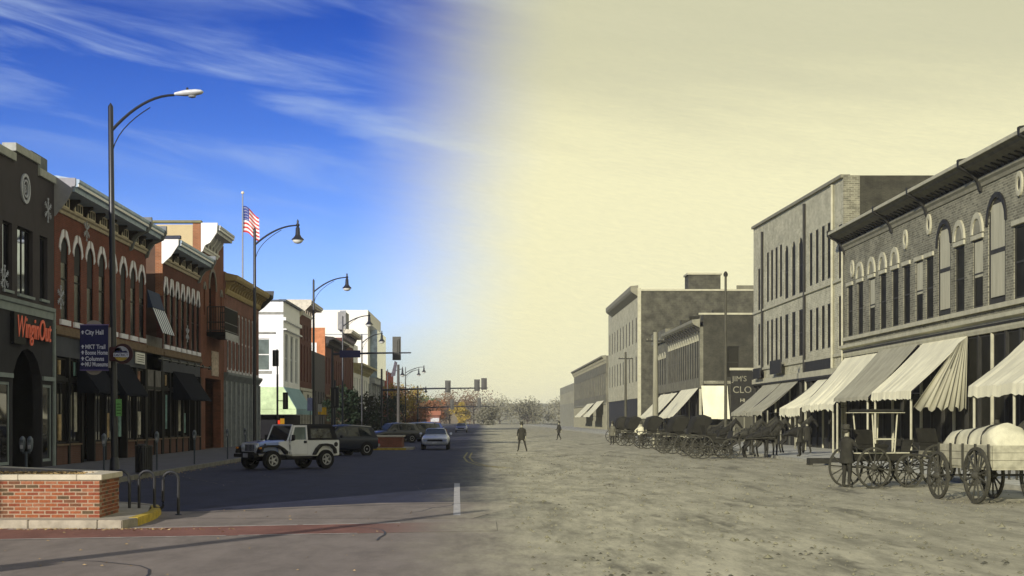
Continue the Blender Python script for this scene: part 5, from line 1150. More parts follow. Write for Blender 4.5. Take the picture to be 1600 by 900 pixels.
suvB = [(-2.25, .45, .95, .80), (-2.15, .35, 1.0, .90), (-1.3, .28, 1.03, .93), (.8, .28, 1.02, .93), (1.5, .30, .98, .90), (2.0, .35, .86, .86), (2.2, .42, .74, .76)]
suvC = [(-2.2, .98, 1.02, .80, .78), (-1.85, 1.0, 1.62, .84, .68), (-.6, 1.0, 1.70, .86, .70), (.35, 1.0, 1.64, .86, .68), (1.05, .98, 1.04, .80, .76)]
suvW = [[(-1.75, 1.08), (-1.62, 1.5), (-.95, 1.56), (-.95, 1.08)], [(-.88, 1.08), (-.88, 1.56), (-.15, 1.56), (-.15, 1.08)], [(-.08, 1.08), (-.08, 1.56), (.33, 1.52), (.78, 1.08)]]
sedB = [(-2.3, .42, .82, .78), (-2.2, .30, .90, .88), (-1.4, .26, .92, .90), (.9, .26, .92, .90), (2.1, .28, .84, .88), (2.38, .36, .76, .84)]
sedC = [(-1.75, .89, .93, .76, .72), (-1.05, .90, 1.36, .80, .62), (.1, .90, 1.40, .80, .62), (.95, .90, .95, .78, .72)]
sedW = [[(-1.3, .97), (-.98, 1.28), (-.42, 1.30), (-.42, .97)], [(-.35, .97), (-.35, 1.31), (.1, 1.30), (.62, .97)]]
car('dark glossy SUV parked nose-in between the white off-roader and the second brick planter', -8.05, 84.6, 220, paint('suv_charcoal', (.012, .016, .030), .35, .25), suvB, suvC, .36, (-1.35, 1.35), .93, suvW)
car('black minivan parked beyond the second brick planter', -7.7, 131, 215, paint('van_black', (.014, .015, .022)), suvB, suvC, .36, (-1.35, 1.35), .93, suvW)
car('black pickup-high SUV parked just left of the white sedan', -6.3, 137, 215, MATS['van_black'], suvB, suvC, .36, (-1.35, 1.35), .93, suvW)
car('blue car parked farthest away behind the black SUVs', -6.6, 168, 215, paint('car_blue', (.03, .06, .22)), suvB, suvC, .36, (-1.35, 1.35), .93, suvW)
car('low dark saloon parked between the dark SUV and the second planter', -9.3, 92.5, 220, paint('navy', (.012, .016, .035)), sedB, sedC, .31, (-1.4, 1.45), .90, sedW)
car('dark red car parked far behind the blue car', -6.9, 190, 215, paint('dark_red', (.06, .015, .015)), sedB, sedC, .31, (-1.4, 1.45), .90, sedW)
wsed = car('boxy white sedan driving towards the viewer on the left half of the street', -3.15, 102.4, -90, paint('sedan_white', (.62, .66, .74)), sedB, sedC, .31, (-1.4, 1.45), .90, sedW, kind='white_sedan')
for s in (-1, 1): part('grille_light', MB().box(2.40, 2.41, s * .62 - .12, s * .62 + .12, .53, .64), M('blue_lens', (.2, .25, .4), .2), wsed)
part('grille_band', MB().box(2.385, 2.402, -.78, .78, .50, .68), black, wsed); part('bonnet_crease', MB().box(1.0, 2.3, -.012, .012, .925, .945), MATS['bumper_grey'], wsed)
car('small blue car far down the middle of the street', -3.3, 232, -90, MATS['car_blue'], sedB, sedC, .31, (-1.4, 1.45), .90, sedW, kind='moving_car')

# white open-top off-roader
jp = thing('off_roader', 'white off-roader with sky-tinted blue bonnet, black soft top and black flared wheel arches', 'off-road car', (-7.87, 61.9, 0), R(223))
jw = paint('jeep_white', (.74, .74, .73), .3); jb = paint('jeep_hood_sky_tint', (.20, .28, .56), .16, .8); jbk = M('black_plastic', (.018, .018, .02), .6, .2); jtop = M('black_soft_top', (.014, .014, .016), .85, .2, 3)  # bonnet blue holds the sky's reflection in its base colour
def jpart(n, mb, m, bevel=.015, par=None, smooth=False): return part(n, mb, m, par or jp, bevel=bevel, smooth=smooth)
jpart('body', MB().ud([(-2.05, -.74), (-2.05, .74), (.35, .74), (.35, -.74)], .52, 1.16), jw, .03)
jpart('cowl', MB().dz([], 0, 0) if False else MB().prism([(.35, .73, .55), (.95, .73, .62), (.95, .73, 1.1), (.35, .73, 1.16)], [(.35, -.73, .55), (.95, -.73, .62), (.95, -.73, 1.1), (.35, -.73, 1.16)]), jw, .02)
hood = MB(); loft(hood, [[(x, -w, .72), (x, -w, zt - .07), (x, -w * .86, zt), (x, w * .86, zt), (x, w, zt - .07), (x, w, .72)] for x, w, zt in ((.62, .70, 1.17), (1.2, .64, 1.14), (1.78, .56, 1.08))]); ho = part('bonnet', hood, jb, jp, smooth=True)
part('bonnet_seam', MB().box(.60, .625, -.71, .71, 1.12, 1.18), jbk, ho)
for s in (-1, 1): part('bonnet_latch', MB().box(1.5, 1.56, s * .6 - .02, s * .6 + .02, .92, 1.04), jbk, ho)
gr = jpart('grille', MB().box(1.78, 1.86, -.57, .57, .66, 1.07), jw, .03)
for k in range(7): part('grille_slot', MB().box(1.861, 1.87, -.27 + k * .09 - .025, -.27 + k * .09 + .025, .74, 1.0), black, gr)
for s in (-1, 1):
    part('headlight', MB().lathe([(.10, 1.86), (.09, 1.90), (.02, 1.92)], (0, s * .43, .90), 16, 'x'), MATS['headlight'], gr, smooth=True)
    mb = MB(); pr = [(.62, .60), (.62, .72), (.80, .86), (1.05, .98), (1.6, .98), (1.85, .9), (1.92, .72), (1.92, .66), (1.84, .66), (1.78, .86), (1.58, .90), (1.08, .90), (.88, .80), (.72, .62)]
    mb.prism([(x, s * .56, z) for x, z in pr], [(x, s * .90, z) for x, z in pr]); f = jpart('front_flare', mb, jbk, .01)
    part('indicator', MB().box(1.86, 1.93, s * .80 - .05, s * .80 + .05, .83, .90), M('amber_lens', (.8, .3, .03), .3), f)
    mb = MB(); pr = [(-1.82, .62), (-1.78, .80), (-1.58, .98), (-1.32, 1.02), (-1.02, 1.0), (-.82, .84), (-.66, .58), (-.75, .56), (-.92, .78), (-1.08, .92), (-1.32, .94), (-1.54, .90), (-1.70, .76), (-1.74, .60)]
    mb.prism([(x, s * .72, z) for x, z in pr], [(x, s * .90, z) for x, z in pr]); jpart('rear_flare', mb, jbk, .01)
    jpart('sill_step', MB().box(-.62, .62, s * .74 - .05, s * .74 + .05, .44, .53), jbk)
    d = jpart('door', MB().prism([(-.42, s * .742, .60), (.40, s * .742, .60), (.44, s * .742, 1.18), (-.42, s * .742, 1.18)], [(-.42, s * .775, .60), (.40, s * .775, .60), (.44, s * .775, 1.18), (-.42, s * .775, 1.18)]), jw, .012)
    fr = MB(); y0, y1 = s * .775, s * .735
    fr.prism([(-.42, y0, 1.18), (-.34, y0, 1.18), (-.36, y1 * .96, 1.74), (-.42, y1 * .96, 1.74)], [(-.42, y0 - s * .05, 1.18), (-.34, y0 - s * .05, 1.18), (-.36, y1 * .96 - s * .05, 1.74), (-.42, y1 * .96 - s * .05, 1.74)])
    fr.prism([(-.42, y1 * .96, 1.68), (.20, y1 * .96, 1.68), (.20, y1 * .96, 1.76), (-.42, y1 * .96, 1.76)], [(-.42, y1 * .96 - s * .05, 1.68), (.20, y1 * .96 - s * .05, 1.68), (.20, y1 * .96 - s * .05, 1.76), (-.42, y1 * .96 - s * .05, 1.76)])
    fr.prism([(.36, y0, 1.18), (.45, y0, 1.18), (.22, y1 * .96, 1.76), (.14, y1 * .96, 1.76)], [(.36, y0 - s * .05, 1.18), (.45, y0 - s * .05, 1.18), (.22, y1 * .96 - s * .05, 1.76), (.14, y1 * .96 - s * .05, 1.76)])
    part('window_frame', fr, jw, d); part('door_glass', MB().prism([(-.36, s * .74, 1.18), (.38, s * .74, 1.18), (.17, s * .69, 1.70), (-.36, s * .69, 1.70)], [(-.36, s * .73, 1.18), (.38, s * .73, 1.18), (.17, s * .68, 1.70), (-.36, s * .68, 1.70)]), glass('jeep_glass', (.10, .13, .12), .06, .6, 0), d)
    part('handle', MB().box(-.36, -.22, s * .776 - .01, s * .776 + .02, 1.04, 1.14), jbk, d)
    jpart('mirror', MB().box(.36, .44, s * .93 - .09, s * .93 + .09, 1.16, 1.38), jbk, .02); jpart('mirror_arm', MB().box(.36, .42, min(s * .76, s * .9), max(s * .76, s * .9), 1.14, 1.18), jbk, .005)
    sw = jpart('soft_top_side', MB().prism([(-.42, s * .70, 1.16), (-.42, s * .66, 1.76), (-1.72, s * .64, 1.74), (-1.98, s * .70, 1.16)], [(-.42, s * .74, 1.16), (-.42, s * .69, 1.76), (-1.72, s * .67, 1.74), (-1.98, s * .74, 1.16)]), jtop, .01)
    part('plastic_window', MB().prism([(-.60, s * .742, 1.24), (-.60, s * .705, 1.62), (-1.55, s * .70, 1.62), (-1.66, s * .742, 1.24)], [(-.60, s * .73, 1.24), (-.60, s * .69, 1.62), (-1.55, s * .69, 1.62), (-1.66, s * .73, 1.24)]), M('clear_plastic', (.07, .075, .07), .15, .9, 4, spec=.7), sw)
    jpart('tail_light', MB().box(-2.09, -2.04, s * .60 - .06, s * .60 + .06, .86, 1.08), MATS['tail_light'])
fc = part('filler_cap', MB().lathe([(.095, .74), (.095, .755), (.07, .765)], (-1.86, 0, .98), 16, 'y'), jbk, jp)
jpart('soft_top', MB().prism([(.22, .70, 1.72), (.20, .66, 1.80), (-1.70, .64, 1.80), (-1.78, .68, 1.72)], [(.22, -.70, 1.72), (.20, -.66, 1.80), (-1.70, -.64, 1.80), (-1.78, -.68, 1.72)]), jtop, .03)
jpart('soft_top_rear', MB().prism([(-1.72, -.66, 1.78), (-2.0, -.72, 1.16), (-2.0, .72, 1.16), (-1.72, .66, 1.78)], [(-1.69, -.66, 1.78), (-1.96, -.72, 1.16), (-1.96, .72, 1.16), (-1.69, .66, 1.78)]), jtop, 0)
ws = MB(); P0, P1 = [(.52, -.70, 1.14), (.52, .70, 1.14)], [(.26, .66, 1.76), (.26, -.66, 1.76)]
def bar(mb, a, b, r=.035): mb.tube([a, b], r, 6)
for a, b in ((P0[0], P0[1]), (P0[1], P1[0]), (P1[0], P1[1]), (P1[1], P0[0])): bar(ws, a, b)
wf = part('windscreen_frame', ws, jw, jp); part('windscreen', MB().prism([P0[0], P0[1], P1[0], P1[1]], [(x - .01, y, z) for x, y, z in (P0[0], P0[1], P1[0], P1[1])]), cglass, wf)
for s in (-1, 1):
    for a_, b_ in ((-.435, -.425), (.445, .455)): jpart('panel_gap', MB().box(a_, b_, s * .744 - .004, s * .744 + .004, .60, 1.17), black, 0)
    for z_ in (.74, 1.02): jpart('hinge', MB().box(.40, .52, s * .79 - .012, s * .79 + .012, z_ - .03, z_ + .03), jw, .005)
    jpart('body_side_badge', MB().box(.52, .66, s * .742 - .004, s * .742 + .004, .66, .69), jbk, 0)
jpart('spare_wheel', MB().lathe([(.05, -2.30), (.36, -2.30), (.385, -2.24), (.385, -2.12), (.36, -2.07), (.05, -2.07)], (0, 0, .98), 20, 'x'), rub, 0)
bp = jpart('bumper', MB().box(1.98, 2.12, -.72, .72, .50, .64), jbk); part('number_plate', MB().box(2.121, 2.13, -.05, .26, .50, .66), MATS['plate'], bp)
jpart('winch', MB().box(1.88, 1.99, -.4, .4, .52, .72), jbk); jpart('rear_bumper', MB().box(-2.2, -2.06, -.7, .7, .50, .62), jbk)
jpart('chassis', MB().box(-2.0, 1.9, -.36, .36, .38, .52), black)
for s in (-.35, .35): 
    st2 = jpart('seat', MB().box(-.30, .10, s - .22, s + .22, .8, 1.1), jbk, .05); part('headrest', MB().box(-.34, -.22, s - .17, s + .17, 1.1, 1.58), M('seat_cloth', (.10, .09, .08), .9), st2, bevel=.04)
jpart('steering_wheel', MB().tube([(.18, .35 + .18 * math.cos(q), 1.22 + .17 * math.sin(q)) for q in lin(0, 2 * math.pi, 14)], .018, 6), jbk, 0)
for x in (-1.31, 1.31):
    for s in (-1, 1): car_wheel(jp, x, s * .74, .385, .26, 5, s)
    jpart('axle', MB().tube([(x, -.7, .385), (x, .7, .385)], .05, 8), black, 0)

# ------------------------------------------------------------------ skinned figures
def skin(verts, edges, root=0, sub=1, mats=None, mat_fn=None, name='body'):
    me = bpy.data.meshes.new(name); me.from_pydata([v[:3] for v in verts], edges, [])
    bm = bmesh.new(); bm.from_mesh(me); ly = bm.verts.layers.skin.verify(); bm.verts.ensure_lookup_table()
    for i, v in enumerate(verts):
        r = v[3]; bm.verts[i][ly].radius = (r, r) if not isinstance(r, tuple) else r; bm.verts[i][ly].use_root = (i == root)
    bm.to_mesh(me); bm.free()
    o = bpy.data.objects.new('tmp', me); COL.objects.link(o)
    md = o.modifiers.new('s', 'SKIN'); md.use_smooth_shade = True; md.branch_smoothing = .6
    ss = o.modifiers.new('u', 'SUBSURF'); ss.levels = sub; ss.render_levels = sub
    dg = bpy.context.evaluated_depsgraph_get(); dg.update(); m2 = bpy.data.meshes.new_from_object(o.evaluated_get(dg)); bpy.data.objects.remove(o)
    m2.name = name; m2.materials.clear()
    for m in mats: m2.materials.append(m)
    if mat_fn:
        for p in m2.polygons: p.material_index = mat_fn(p.center)
    for p in m2.polygons: p.use_smooth = True
    return m2
old_skin = M('old_skin', SP(.30), .7, .1); old_suit = M('old_dark_cloth', SP(.028), .95, .3, 4); old_grey = M('old_grey_cloth', SP(.11), .95, .3, 4); old_shirt = M('old_white_shirt', SP(.60), .9, .15, 4); old_hat = M('old_felt_hat', SP(.05), .9, .2)
def person_mesh(pose, leg_m, arm_m):
    v = [(0, 0, .95, .13), (0, 0, 1.12, .125), (0, 0, 1.32, .15), (0, 0, 1.48, .06), (.02, 0, 1.56, .075), (.015, 0, 1.63, .092), (.0, 0, 1.72, .06)]
    e = [(0, 1), (1, 2), (2, 3), (3, 4), (4, 5), (5, 6)]
    v.append((.10, 0, 1.615, .018)); e.append((5, 7))
    for s in (-1, 1):
        k = len(v); ab = pose.get('arm%+d' % s, [(0, .20, 1.40), (-.02, .27, 1.14), (.06, .28, .90), (.08, .275, .82)])
        for (x, y, z), r in zip(ab, (.065, .048, .034, .034)): v.append((x, s * y, z, r))
        e += [(2, k), (k, k + 1), (k + 1, k + 2), (k + 2, k + 3)]
        h = Vector((v[k + 3][0], v[k + 3][1], v[k + 3][2])); d = (h - Vector(v[k + 2][:3])).normalized()
        for q, (off, L) in enumerate(((-.026, .075), (-.009, .085), (.009, .08), (.026, .062))):
            b = h + d * .03 + Vector((off, 0, 0)); m_ = b + d * L * .5; t_ = m_ + (d * .85 + Vector((.25, -s * .25, 0))).normalized() * L * .5; i = len(v)
            v += [(*b, .010), (*m_, .009), (*t_, .007)]; e += [(k + 3, i), (i, i + 1), (i + 1, i + 2)]
        i = len(v); b = h + Vector((.035, -s * .01, 0)) + d * .0; v += [(*b, .012), (*(b + d * .04 + Vector((.015, 0, 0))), .009)]; e += [(k + 3, i), (i, i + 1)]
        k = len(v); lg = pose.get('leg%+d' % s, [(0, .10, .86), (.03, .11, .50), (-.02, .115, .10), (.12, .13, .045)])
        for (x, y, z), r in zip(lg, (.10, .066, .046, .042)): v.append((x, s * y, z, r))
        e += [(0, k), (k, k + 1), (k + 1, k + 2), (k + 2, k + 3)]
    def mf(c):
        if c.z > 1.47: return 2
        if c.z < .96 and abs(c.y) > .2 and c.z > .66: return 2
        if c.z < .12: return 3
        return 0 if c.z < .93 else 1
    return skin(v, e, 0, 1, [leg_m, arm_m, old_skin, old_hat], mf, 'body')
pm = {}
def person(label, X, Y, rz, pose='stand', coat=old_suit, leg=old_suit, hat=True, s=1.0, z=0.0, sleeves=None, group=None):
    poses = {'stand': {}, 'wide': {'leg+1': [(0, .13, .86), (.08, .24, .5), (.05, .34, .10), (.16, .38, .045)], 'leg-1': [(0, .11, .86), (-.02, .17, .5), (-.06, .24, .10), (.06, .27, .045)]},
             'walk': {'leg+1': [(.03, .10, .86), (.16, .10, .52), (.22, .10, .11), (.35, .11, .06)], 'leg-1': [(-.02, .10, .86), (-.05, .10, .50), (-.26, .10, .16), (-.16, .11, .06)], 'arm+1': [(0, .20, 1.40), (-.1, .26, 1.15), (-.12, .27, .92), (-.1, .27, .84)], 'arm-1': [(0, .20, 1.40), (.05, .26, 1.15), (.22, .26, .96), (.27, .25, .90)]},
             'akimbo': {'arm+1': [(0, .20, 1.40), (-.06, .44, 1.18), (.08, .24, 1.02), (.12, .20, .99)], 'arm-1': [(0, .20, 1.40), (-.06, .44, 1.18), (.08, .24, 1.02), (.12, .20, .99)]},
             'reach': {'arm+1': [(0, .20, 1.40), (.20, .28, 1.25), (.42, .26, 1.20), (.50, .25, 1.19)], 'arm-1': [(0, .20, 1.40), (.18, .27, 1.18), (.40, .24, 1.12), (.48, .23, 1.11)]}}
    k = (pose, leg.name, (sleeves or coat).name)
    if k not in pm: pm[k] = person_mesh(poses[pose], leg, sleeves or coat)
    t = thing('person', label, 'person', (X, Y, z), R(rz), group); t.scale = (s, s, s)
    link('body', pm[k], t)
    cm = MB().lathe([(.20, .72 if coat is not old_shirt else .92), (.185, .95), (.165, 1.1), (.18, 1.3), (.165, 1.40), (.09, 1.475), (.055, 1.50)], n=16)
    cm.v = [(a * .86, b * 1.22, c) for a, b, c in cm.v]; part('coat' if coat is not old_shirt else 'shirt', cm, coat, t, smooth=True)
    part('hair', MB().ball((-.02, 0, 1.68), .092, 10, 1.05), old_hat, t, smooth=True)
    if hat: part('hat', MB().lathe([(.19, 1.70), (.19, 1.715), (.105, 1.72), (.10, 1.83), (.07, 1.85), (.01, 1.84)], (-.005, 0, .01), 14), old_hat, t, smooth=True)
    return t
def horse_mesh(mat, graze=0):
    v = [(-.55, 0, 1.26, .27), (-.1, 0, 1.20, .30), (.34, 0, 1.24, .27), (.60, 0, 1.44, .19), (.84, 0, 1.70, .135), (1.02, 0, 1.92, .11), (1.20, 0, 1.76, .10), (1.38, 0, 1.52, .065), (1.43, 0, 1.46, .05)]
    e = [(i, i + 1) for i in range(8)]
    for s in (-1, 1):
        v.append((1.00, s * .06, 2.07, .022)); e.append((5, len(v) - 1))
        k = len(v); v += [(-.62, s * .15, 1.02, .17), (-.48, s * .17, .80, .105), (-.80, s * .17, .53, .062), (-.74, s * .17, .20, .045), (-.68, s * .17, .04, .055)]; e += [(0, k), (k, k + 1), (k + 1, k + 2), (k + 2, k + 3), (k + 3, k + 4)]
        k = len(v); v += [(.38, s * .15, .95, .125), (.40, s * .165, .74, .075), (.42, s * .165, .48, .055), (.40, s * .165, .17, .042), (.45, s * .165, .04, .052)]; e += [(2, k), (k, k + 1), (k + 1, k + 2), (k + 2, k + 3), (k + 3, k + 4)]
    return skin(v, e, 0, 1, [mat], None, 'body')
hmat = {'dark': M('dark_horse_hide', SP(.022), .8, .3, 4), 'bay': M('brown_horse_hide', SP(.04), .8, .3, 4), 'pale': M('pale_horse_hide', SP(.5), .7, .15, 3)}
hbody = {k: None for k in hmat}; hb = horse_mesh(hmat['dark'])
def horse(label, X, Y, rz, kind='dark', z=0.0):
    if hbody[kind] is None:
        hbody[kind] = hb.copy(); hbody[kind].materials.clear(); hbody[kind].materials.append(hmat[kind])
    t = thing('horse', label, 'horse', (X, Y, z), R(rz), 'horses hitched along the right kerb'); link('body', hbody[kind], t)
    link('tail', cached('tail', lambda: MB().tube([(-.80, 0, 1.32), (-.95, 0, 1.22), (-1.0, 0, .95), (-.96, 0, .60)], [.05, .08, .09, .02], 8).mesh('tail', old_hat, True)), t)
    link('mane', cached('mane', lambda: MB().prism([(.45, .02, 1.62), (.70, .02, 1.86), (.98, .02, 2.04), (1.08, .02, 2.02), (.95, .02, 1.82), (.72, .02, 1.60)], [(.45, -.02, 1.62), (.70, -.02, 1.86), (.98, -.02, 2.04), (1.08, -.02, 2.02), (.95, -.02, 1.82), (.72, -.02, 1.60)]).mesh('mane', old_hat)), t)
    def har():
        mb = MB(); ring = lambda x, z, r1, r2, tilt: [(x + tilt * math.cos(q) * .3, r1 * math.sin(q), z + r2 * math.cos(q)) for q in lin(0, 2 * math.pi, 14)]
        mb.tube(ring(.55, 1.33, .25, .33, .3), .035, 6); mb.tube(ring(.1, 1.21, .32, .325, 0), .02, 5); mb.tube(ring(-.42, 1.24, .30, .30, 0), .02, 5)
        for s in (-1, 1): mb.tube([(.6, s * .27, 1.2), (0, s * .33, 1.12), (-.9, s * .36, 1.0)], .018, 5)
        mb.tube([(1.15, .10, 1.86), (1.2, .11, 1.68), (1.3, .085, 1.58), (1.3, -.085, 1.58), (1.2, -.11, 1.68), (1.15, -.10, 1.86)], .012, 5); return mb.mesh('harness', M('old_leather', SP(.03), .6))
    link('harness', cached('har', har), t); return t
# ------------------------------------------------------------------ carriages
wood = M('old_wheel_wood', SP(.05), .8, .3, 5); bodyw = M('old_wagon_boards', SP(.20), .85, .3, 3); bodyd = M('old_carriage_body', SP(.025), .7, .3, 3, spec=.2); pale = M('old_pale_trim', SP(.45), .8, .15, 3)
def swheel(root, x, y, r, detail=True, heavy=1.0):
    w = link('wheel', cached(('sw', r, heavy), lambda: MB().lathe([(r, -.022 * heavy), (r, .022 * heavy), (r - .055 * heavy, .028 * heavy), (r - .055 * heavy, -.028 * heavy), (r, -.022 * heavy)], n=28, axis='y').mesh('wheel', wood, False)), root, (x, y, r), (0, random.uniform(0, .5), 0))
    link('hub', cached(('hub', heavy), lambda: MB().lathe([(.03, -.13), (.055 * heavy, -.10), (.085 * heavy, 0), (.055 * heavy, .10), (.03, .14)], n=12, axis='y').mesh('hub', wood, True)), w)
    if detail:
        sp = cached(('sp', r, heavy), lambda: MB().tube([(0, 0, .06), (0, 0, r * .5), (0, 0, r - .05 * heavy)], [.022 * heavy, .017 * heavy, .02 * heavy], 6).mesh('spoke', wood))
        for k in range(12): link('spoke', sp, w, rot=(0, 2 * math.pi * k / 12, 0))
    else:
        def js():
            mb = MB(); [mb.tube([(.06 * math.sin(q), 0, .06 * math.cos(q)), ((r - .04) * math.sin(q), 0, (r - .04) * math.cos(q))], .02, 4) for q in lin(0, 2 * math.pi, 12)[:-1]]; return mb.mesh('spokes', wood)
        link('spokes', cached(('js', r), js), w)
def carriage(kind, label, X, Y, rz, rr=.60, rf=.52, wb=1.45, tr=1.35, top=True, roof='flat', detail=True, bm=bodyd, L=1.9, group=None, cat='carriage', load=False, heavy=1.0):
    t = thing(kind, label, cat, (X, Y, 0), R(rz), group)
    for x, r in ((-wb / 2, rr), (wb / 2, rf)):
        for s in (-1, 1): swheel(t, x, s * tr / 2, r, detail, heavy)
        part('axle', MB().tube([(x, -tr / 2, r), (x, tr / 2, r)], .03, 6), wood, t)
        if not load: part('spring', MB().tube([(x, 0, r), (x - .2, 0, r + .08), (x, 0, r + .16), (x + .2, 0, r + .08), (x, 0, r)], .02, 5), odk, t)
    part('reach', MB().tube([(-wb / 2, 0, rr), (wb / 2, 0, rf)], .03, 6), wood, t)
    z0 = rr + .18
    if load:
        bed = part('wagon_bed', MB().box(-L / 2, L / 2, -.52, .52, z0 - .05, z0), bm, t)
        pm_ = MB().box(-L / 2, L / 2, -.012, .012, -.085, .085).mesh('board', bm, bevel=.006)
        for s in (-1, 1):
            for k in range(3): link('board', pm_, t, (0, s * .54, z0 + .09 + k * .178))
        pe = MB().box(-.012, .012, -.52, .52, -.085, .085).mesh('board', bm)
        for s in (-1, 1):
            for k in range(3): link('board', pe, t, (s * L / 2, 0, z0 + .09 + k * .178))
        for x in lin(-L / 2 + .1, L / 2 - .1, 4):
            for s in (-1, 1): part('stake', MB().box(x - .03, x + .03, s * .575 - .02, s * .575 + .02, z0 - .1, z0 + .56), wood, t)
    else:
        part('body', MB().prism([(-.85, .36, z0), (.75, .36, z0), (.85, .36, z0 + .22), (-.9, .36, z0 + .22)], [(-.85, -.36, z0), (.75, -.36, z0), (.85, -.36, z0 + .22), (-.9, -.36, z0 + .22)]), bm, t, bevel=.02)
        part('body_rail', MB().box(-.9, .85, -.39, .39, z0 + .221, z0 + .25), pale if top else bm, t)
        s_ = part('seat', MB().box(-.45, .1, -.42, .42, z0 + .38, z0 + .50), bodyd, t, bevel=.03); part('seat_back', MB().prism([(-.45, .43, z0 + .48), (-.38, .43, z0 + .48), (-.50, .43, z0 + .92), (-.57, .43, z0 + .92)], [(-.45, -.43, z0 + .48), (-.38, -.43, z0 + .48), (-.50, -.43, z0 + .92), (-.57, -.43, z0 + .92)]), bodyd, t, bevel=.02)
        part('seat_box', MB().box(-.42, .05, -.38, .38, z0 + .251, z0 + .379), bodyd, t); part('dashboard', MB().prism([(.80, .38, z0 + .2), (.84, .38, z0 + .2), (.98, .38, z0 + .62), (.94, .38, z0 + .62)], [(.80, -.38, z0 + .2), (.84, -.38, z0 + .2), (.98, -.38, z0 + .62), (.94, -.38, z0 + .62)]), bodyd, t)
        if roof == 'flat' and top:
            zr = 2.20
            for x in (-.52, .36):
                for s in (-1, 1): part('roof_post', MB().tube([(x * .8, s * .42, z0 + .25), (x, s * .46, zr)], .022, 6), pale, t)
            part('roof', MB().prism([(-.68, .56, zr), (.52, .56, zr), (.48, .5, zr + .09), (-.64, .5, zr + .09)], [(-.68, -.56, zr), (.52, -.56, zr), (.48, -.5, zr + .09), (-.64, -.5, zr + .09)]), bodyd, t, bevel=.03); part('roof_edge', MB().box(-.70, .54, -.58, .58, zr - .02, zr - .001), pale, t)
            part('seat_rail', MB().box(-.45, .32, -.45, .45, z0 + .62, z0 + .66), pale, t)
        elif top:
            mb = MB(); rings = []
            for x, zt in ((-.62, 1.75), (-.45, 2.12), (.0, 2.24), (.40, 2.10)): rings.append([(x, -.50, z0 + .5 if x < .1 else zt - .25), (x, -.52, zt - .12), (x, -.4, zt), (x, .4, zt), (x, .52, zt - .12), (x, .50, z0 + .5 if x < .1 else zt - .25)])
            part('folding_hood', loft(mb, rings), bodyd, t, smooth=True)
    for s in (-1, 1): part('shaft', MB().tube([(wb / 2, s * .42, rf + .05), (wb / 2 + .8, s * .40, 1.0), (wb / 2 + 2.4, s * .34, 1.08)], .025, 6), wood, t)
    return t
carriage('surrey', 'dark open carriage with a flat canopy on pale posts, leftmost of the three near carriages', 11.55, 45.0, 22, rr=.60, rf=.50, wb=1.25)
carriage('buggy', 'dark buggy with a pale seat between the canopied carriage and the loaded wagon', 13.75, 46.3, 24, rr=.63, rf=.55, wb=1.35, top=False, bm=bodyw)
cw = carriage('wagon', 'heavy farm wagon with pale boards and big spoked wheels at the right edge', 12.28, 37.6, 98, rr=.67, rf=.60, wb=2.1, tr=1.45, load=True, L=2.9, bm=M('pale_wagon_boards', SP(.34), .85, .3, 4), heavy=1.35, cat='wagon')
ld = thing('wagon_load', 'lumpy pale canvas-covered load strapped on the farm wagon', 'canvas load', (12.28, 37.6, 1.36), R(98))
from mathutils import noise as mnq
mb = MB(); nu, nv = 40, 20; vs = []
for i in range(nu + 1):
    x = -1.46 + 2.9 * i / nu; e = min(1, (1 - abs(2 * i / nu - 1)) * 5) ** .6
    for j in range(nv + 1):
        q = math.pi * j / nv; hh = (.56 - .22 * i / nu) * e; n_ = mnq.noise(Vector((x * 2.2, q * 1.6, 1))) * .10 + mnq.noise(Vector((x * 6, q * 5, 3))) * .035
        strap = -.05 * sum(math.exp(-((x - c) / .07) ** 2) for c in (-.8, -.1, .6)); r_ = 1 + n_ + strap
        vs.append((x, (.40 + .10 * e) * math.cos(q) * r_, max(-.02, hh * math.sin(q) ** .65 * r_)))
mb.add(vs, [(i * (nv + 1) + j, (i + 1) * (nv + 1) + j, (i + 1) * (nv + 1) + j + 1, i * (nv + 1) + j + 1) for i in range(nu) for j in range(nv)]); mb.add([vs[j] for j in range(nv + 1)], [tuple(range(nv + 1))])
part('canvas', mb, M('load_canvas', SP(.52), .95, .18, 3, bmp=.4), ld, smooth=True)
for x, h in ((-.8, .50), (-.1, .44), (.6, .38)): part('strap', MB().tube([(x, .49 * math.cos(q), (h + .02) * max(0, math.sin(q)) ** .65) for q in lin(0.02, math.pi - .02, 12)], .025, 6), odk, ld)
horse('brown horse standing in the shafts of the pale-seated buggy', 16.0, 47.3, 24, 'bay')
names = ['nearest', 'second', 'third', 'fourth', 'fifth', 'sixth', 'farthest']
for i, (Y, kind, tp, dx) in enumerate(((77.5, 'dark', False, 0), (83, 'bay', True, .2), (89, 'dark', True, -.2), (96, 'dark', False, .3), (104, 'bay', True, 0), (115, 'dark', True, -.3), (129, 'dark', True, .1))):
    carriage('buggy', 'dark buggy %s, %s in the row hitched along the right kerb' % (('with raised hood' if tp else 'without a hood'), names[i]), 11.6 + dx, Y, 8 + 3 * (i % 3), top=tp, roof='hood', detail=i < 3, group='buggies hitched along the right kerb')
    horse('%s horse of the %s hitched buggy in the row' % ({'dark': 'dark', 'bay': 'brown'}[kind], names[i]), 13.95 + dx, Y + .35, 8 + 3 * (i % 3), kind)
horse('dark horse loose on the pavement edge before the tall pale block', 16.9, 83.5, 12, 'dark', .13)
horse('brown horse close behind the nearest hitched horse', 14.9, 80.3, 20, 'bay'); horse('dark horse between the second and third hitched buggies', 15.6, 87.0, 5, 'dark', .13); horse('dark horse near the thick telegraph pole', 14.2, 107.0, 10, 'dark')
person('man standing with legs apart alone in the middle of the dirt street', 2.35, 94, 250, 'wide')
person('distant man in the street left of the far pale awnings', 7.15, 145, 200, 'walk')
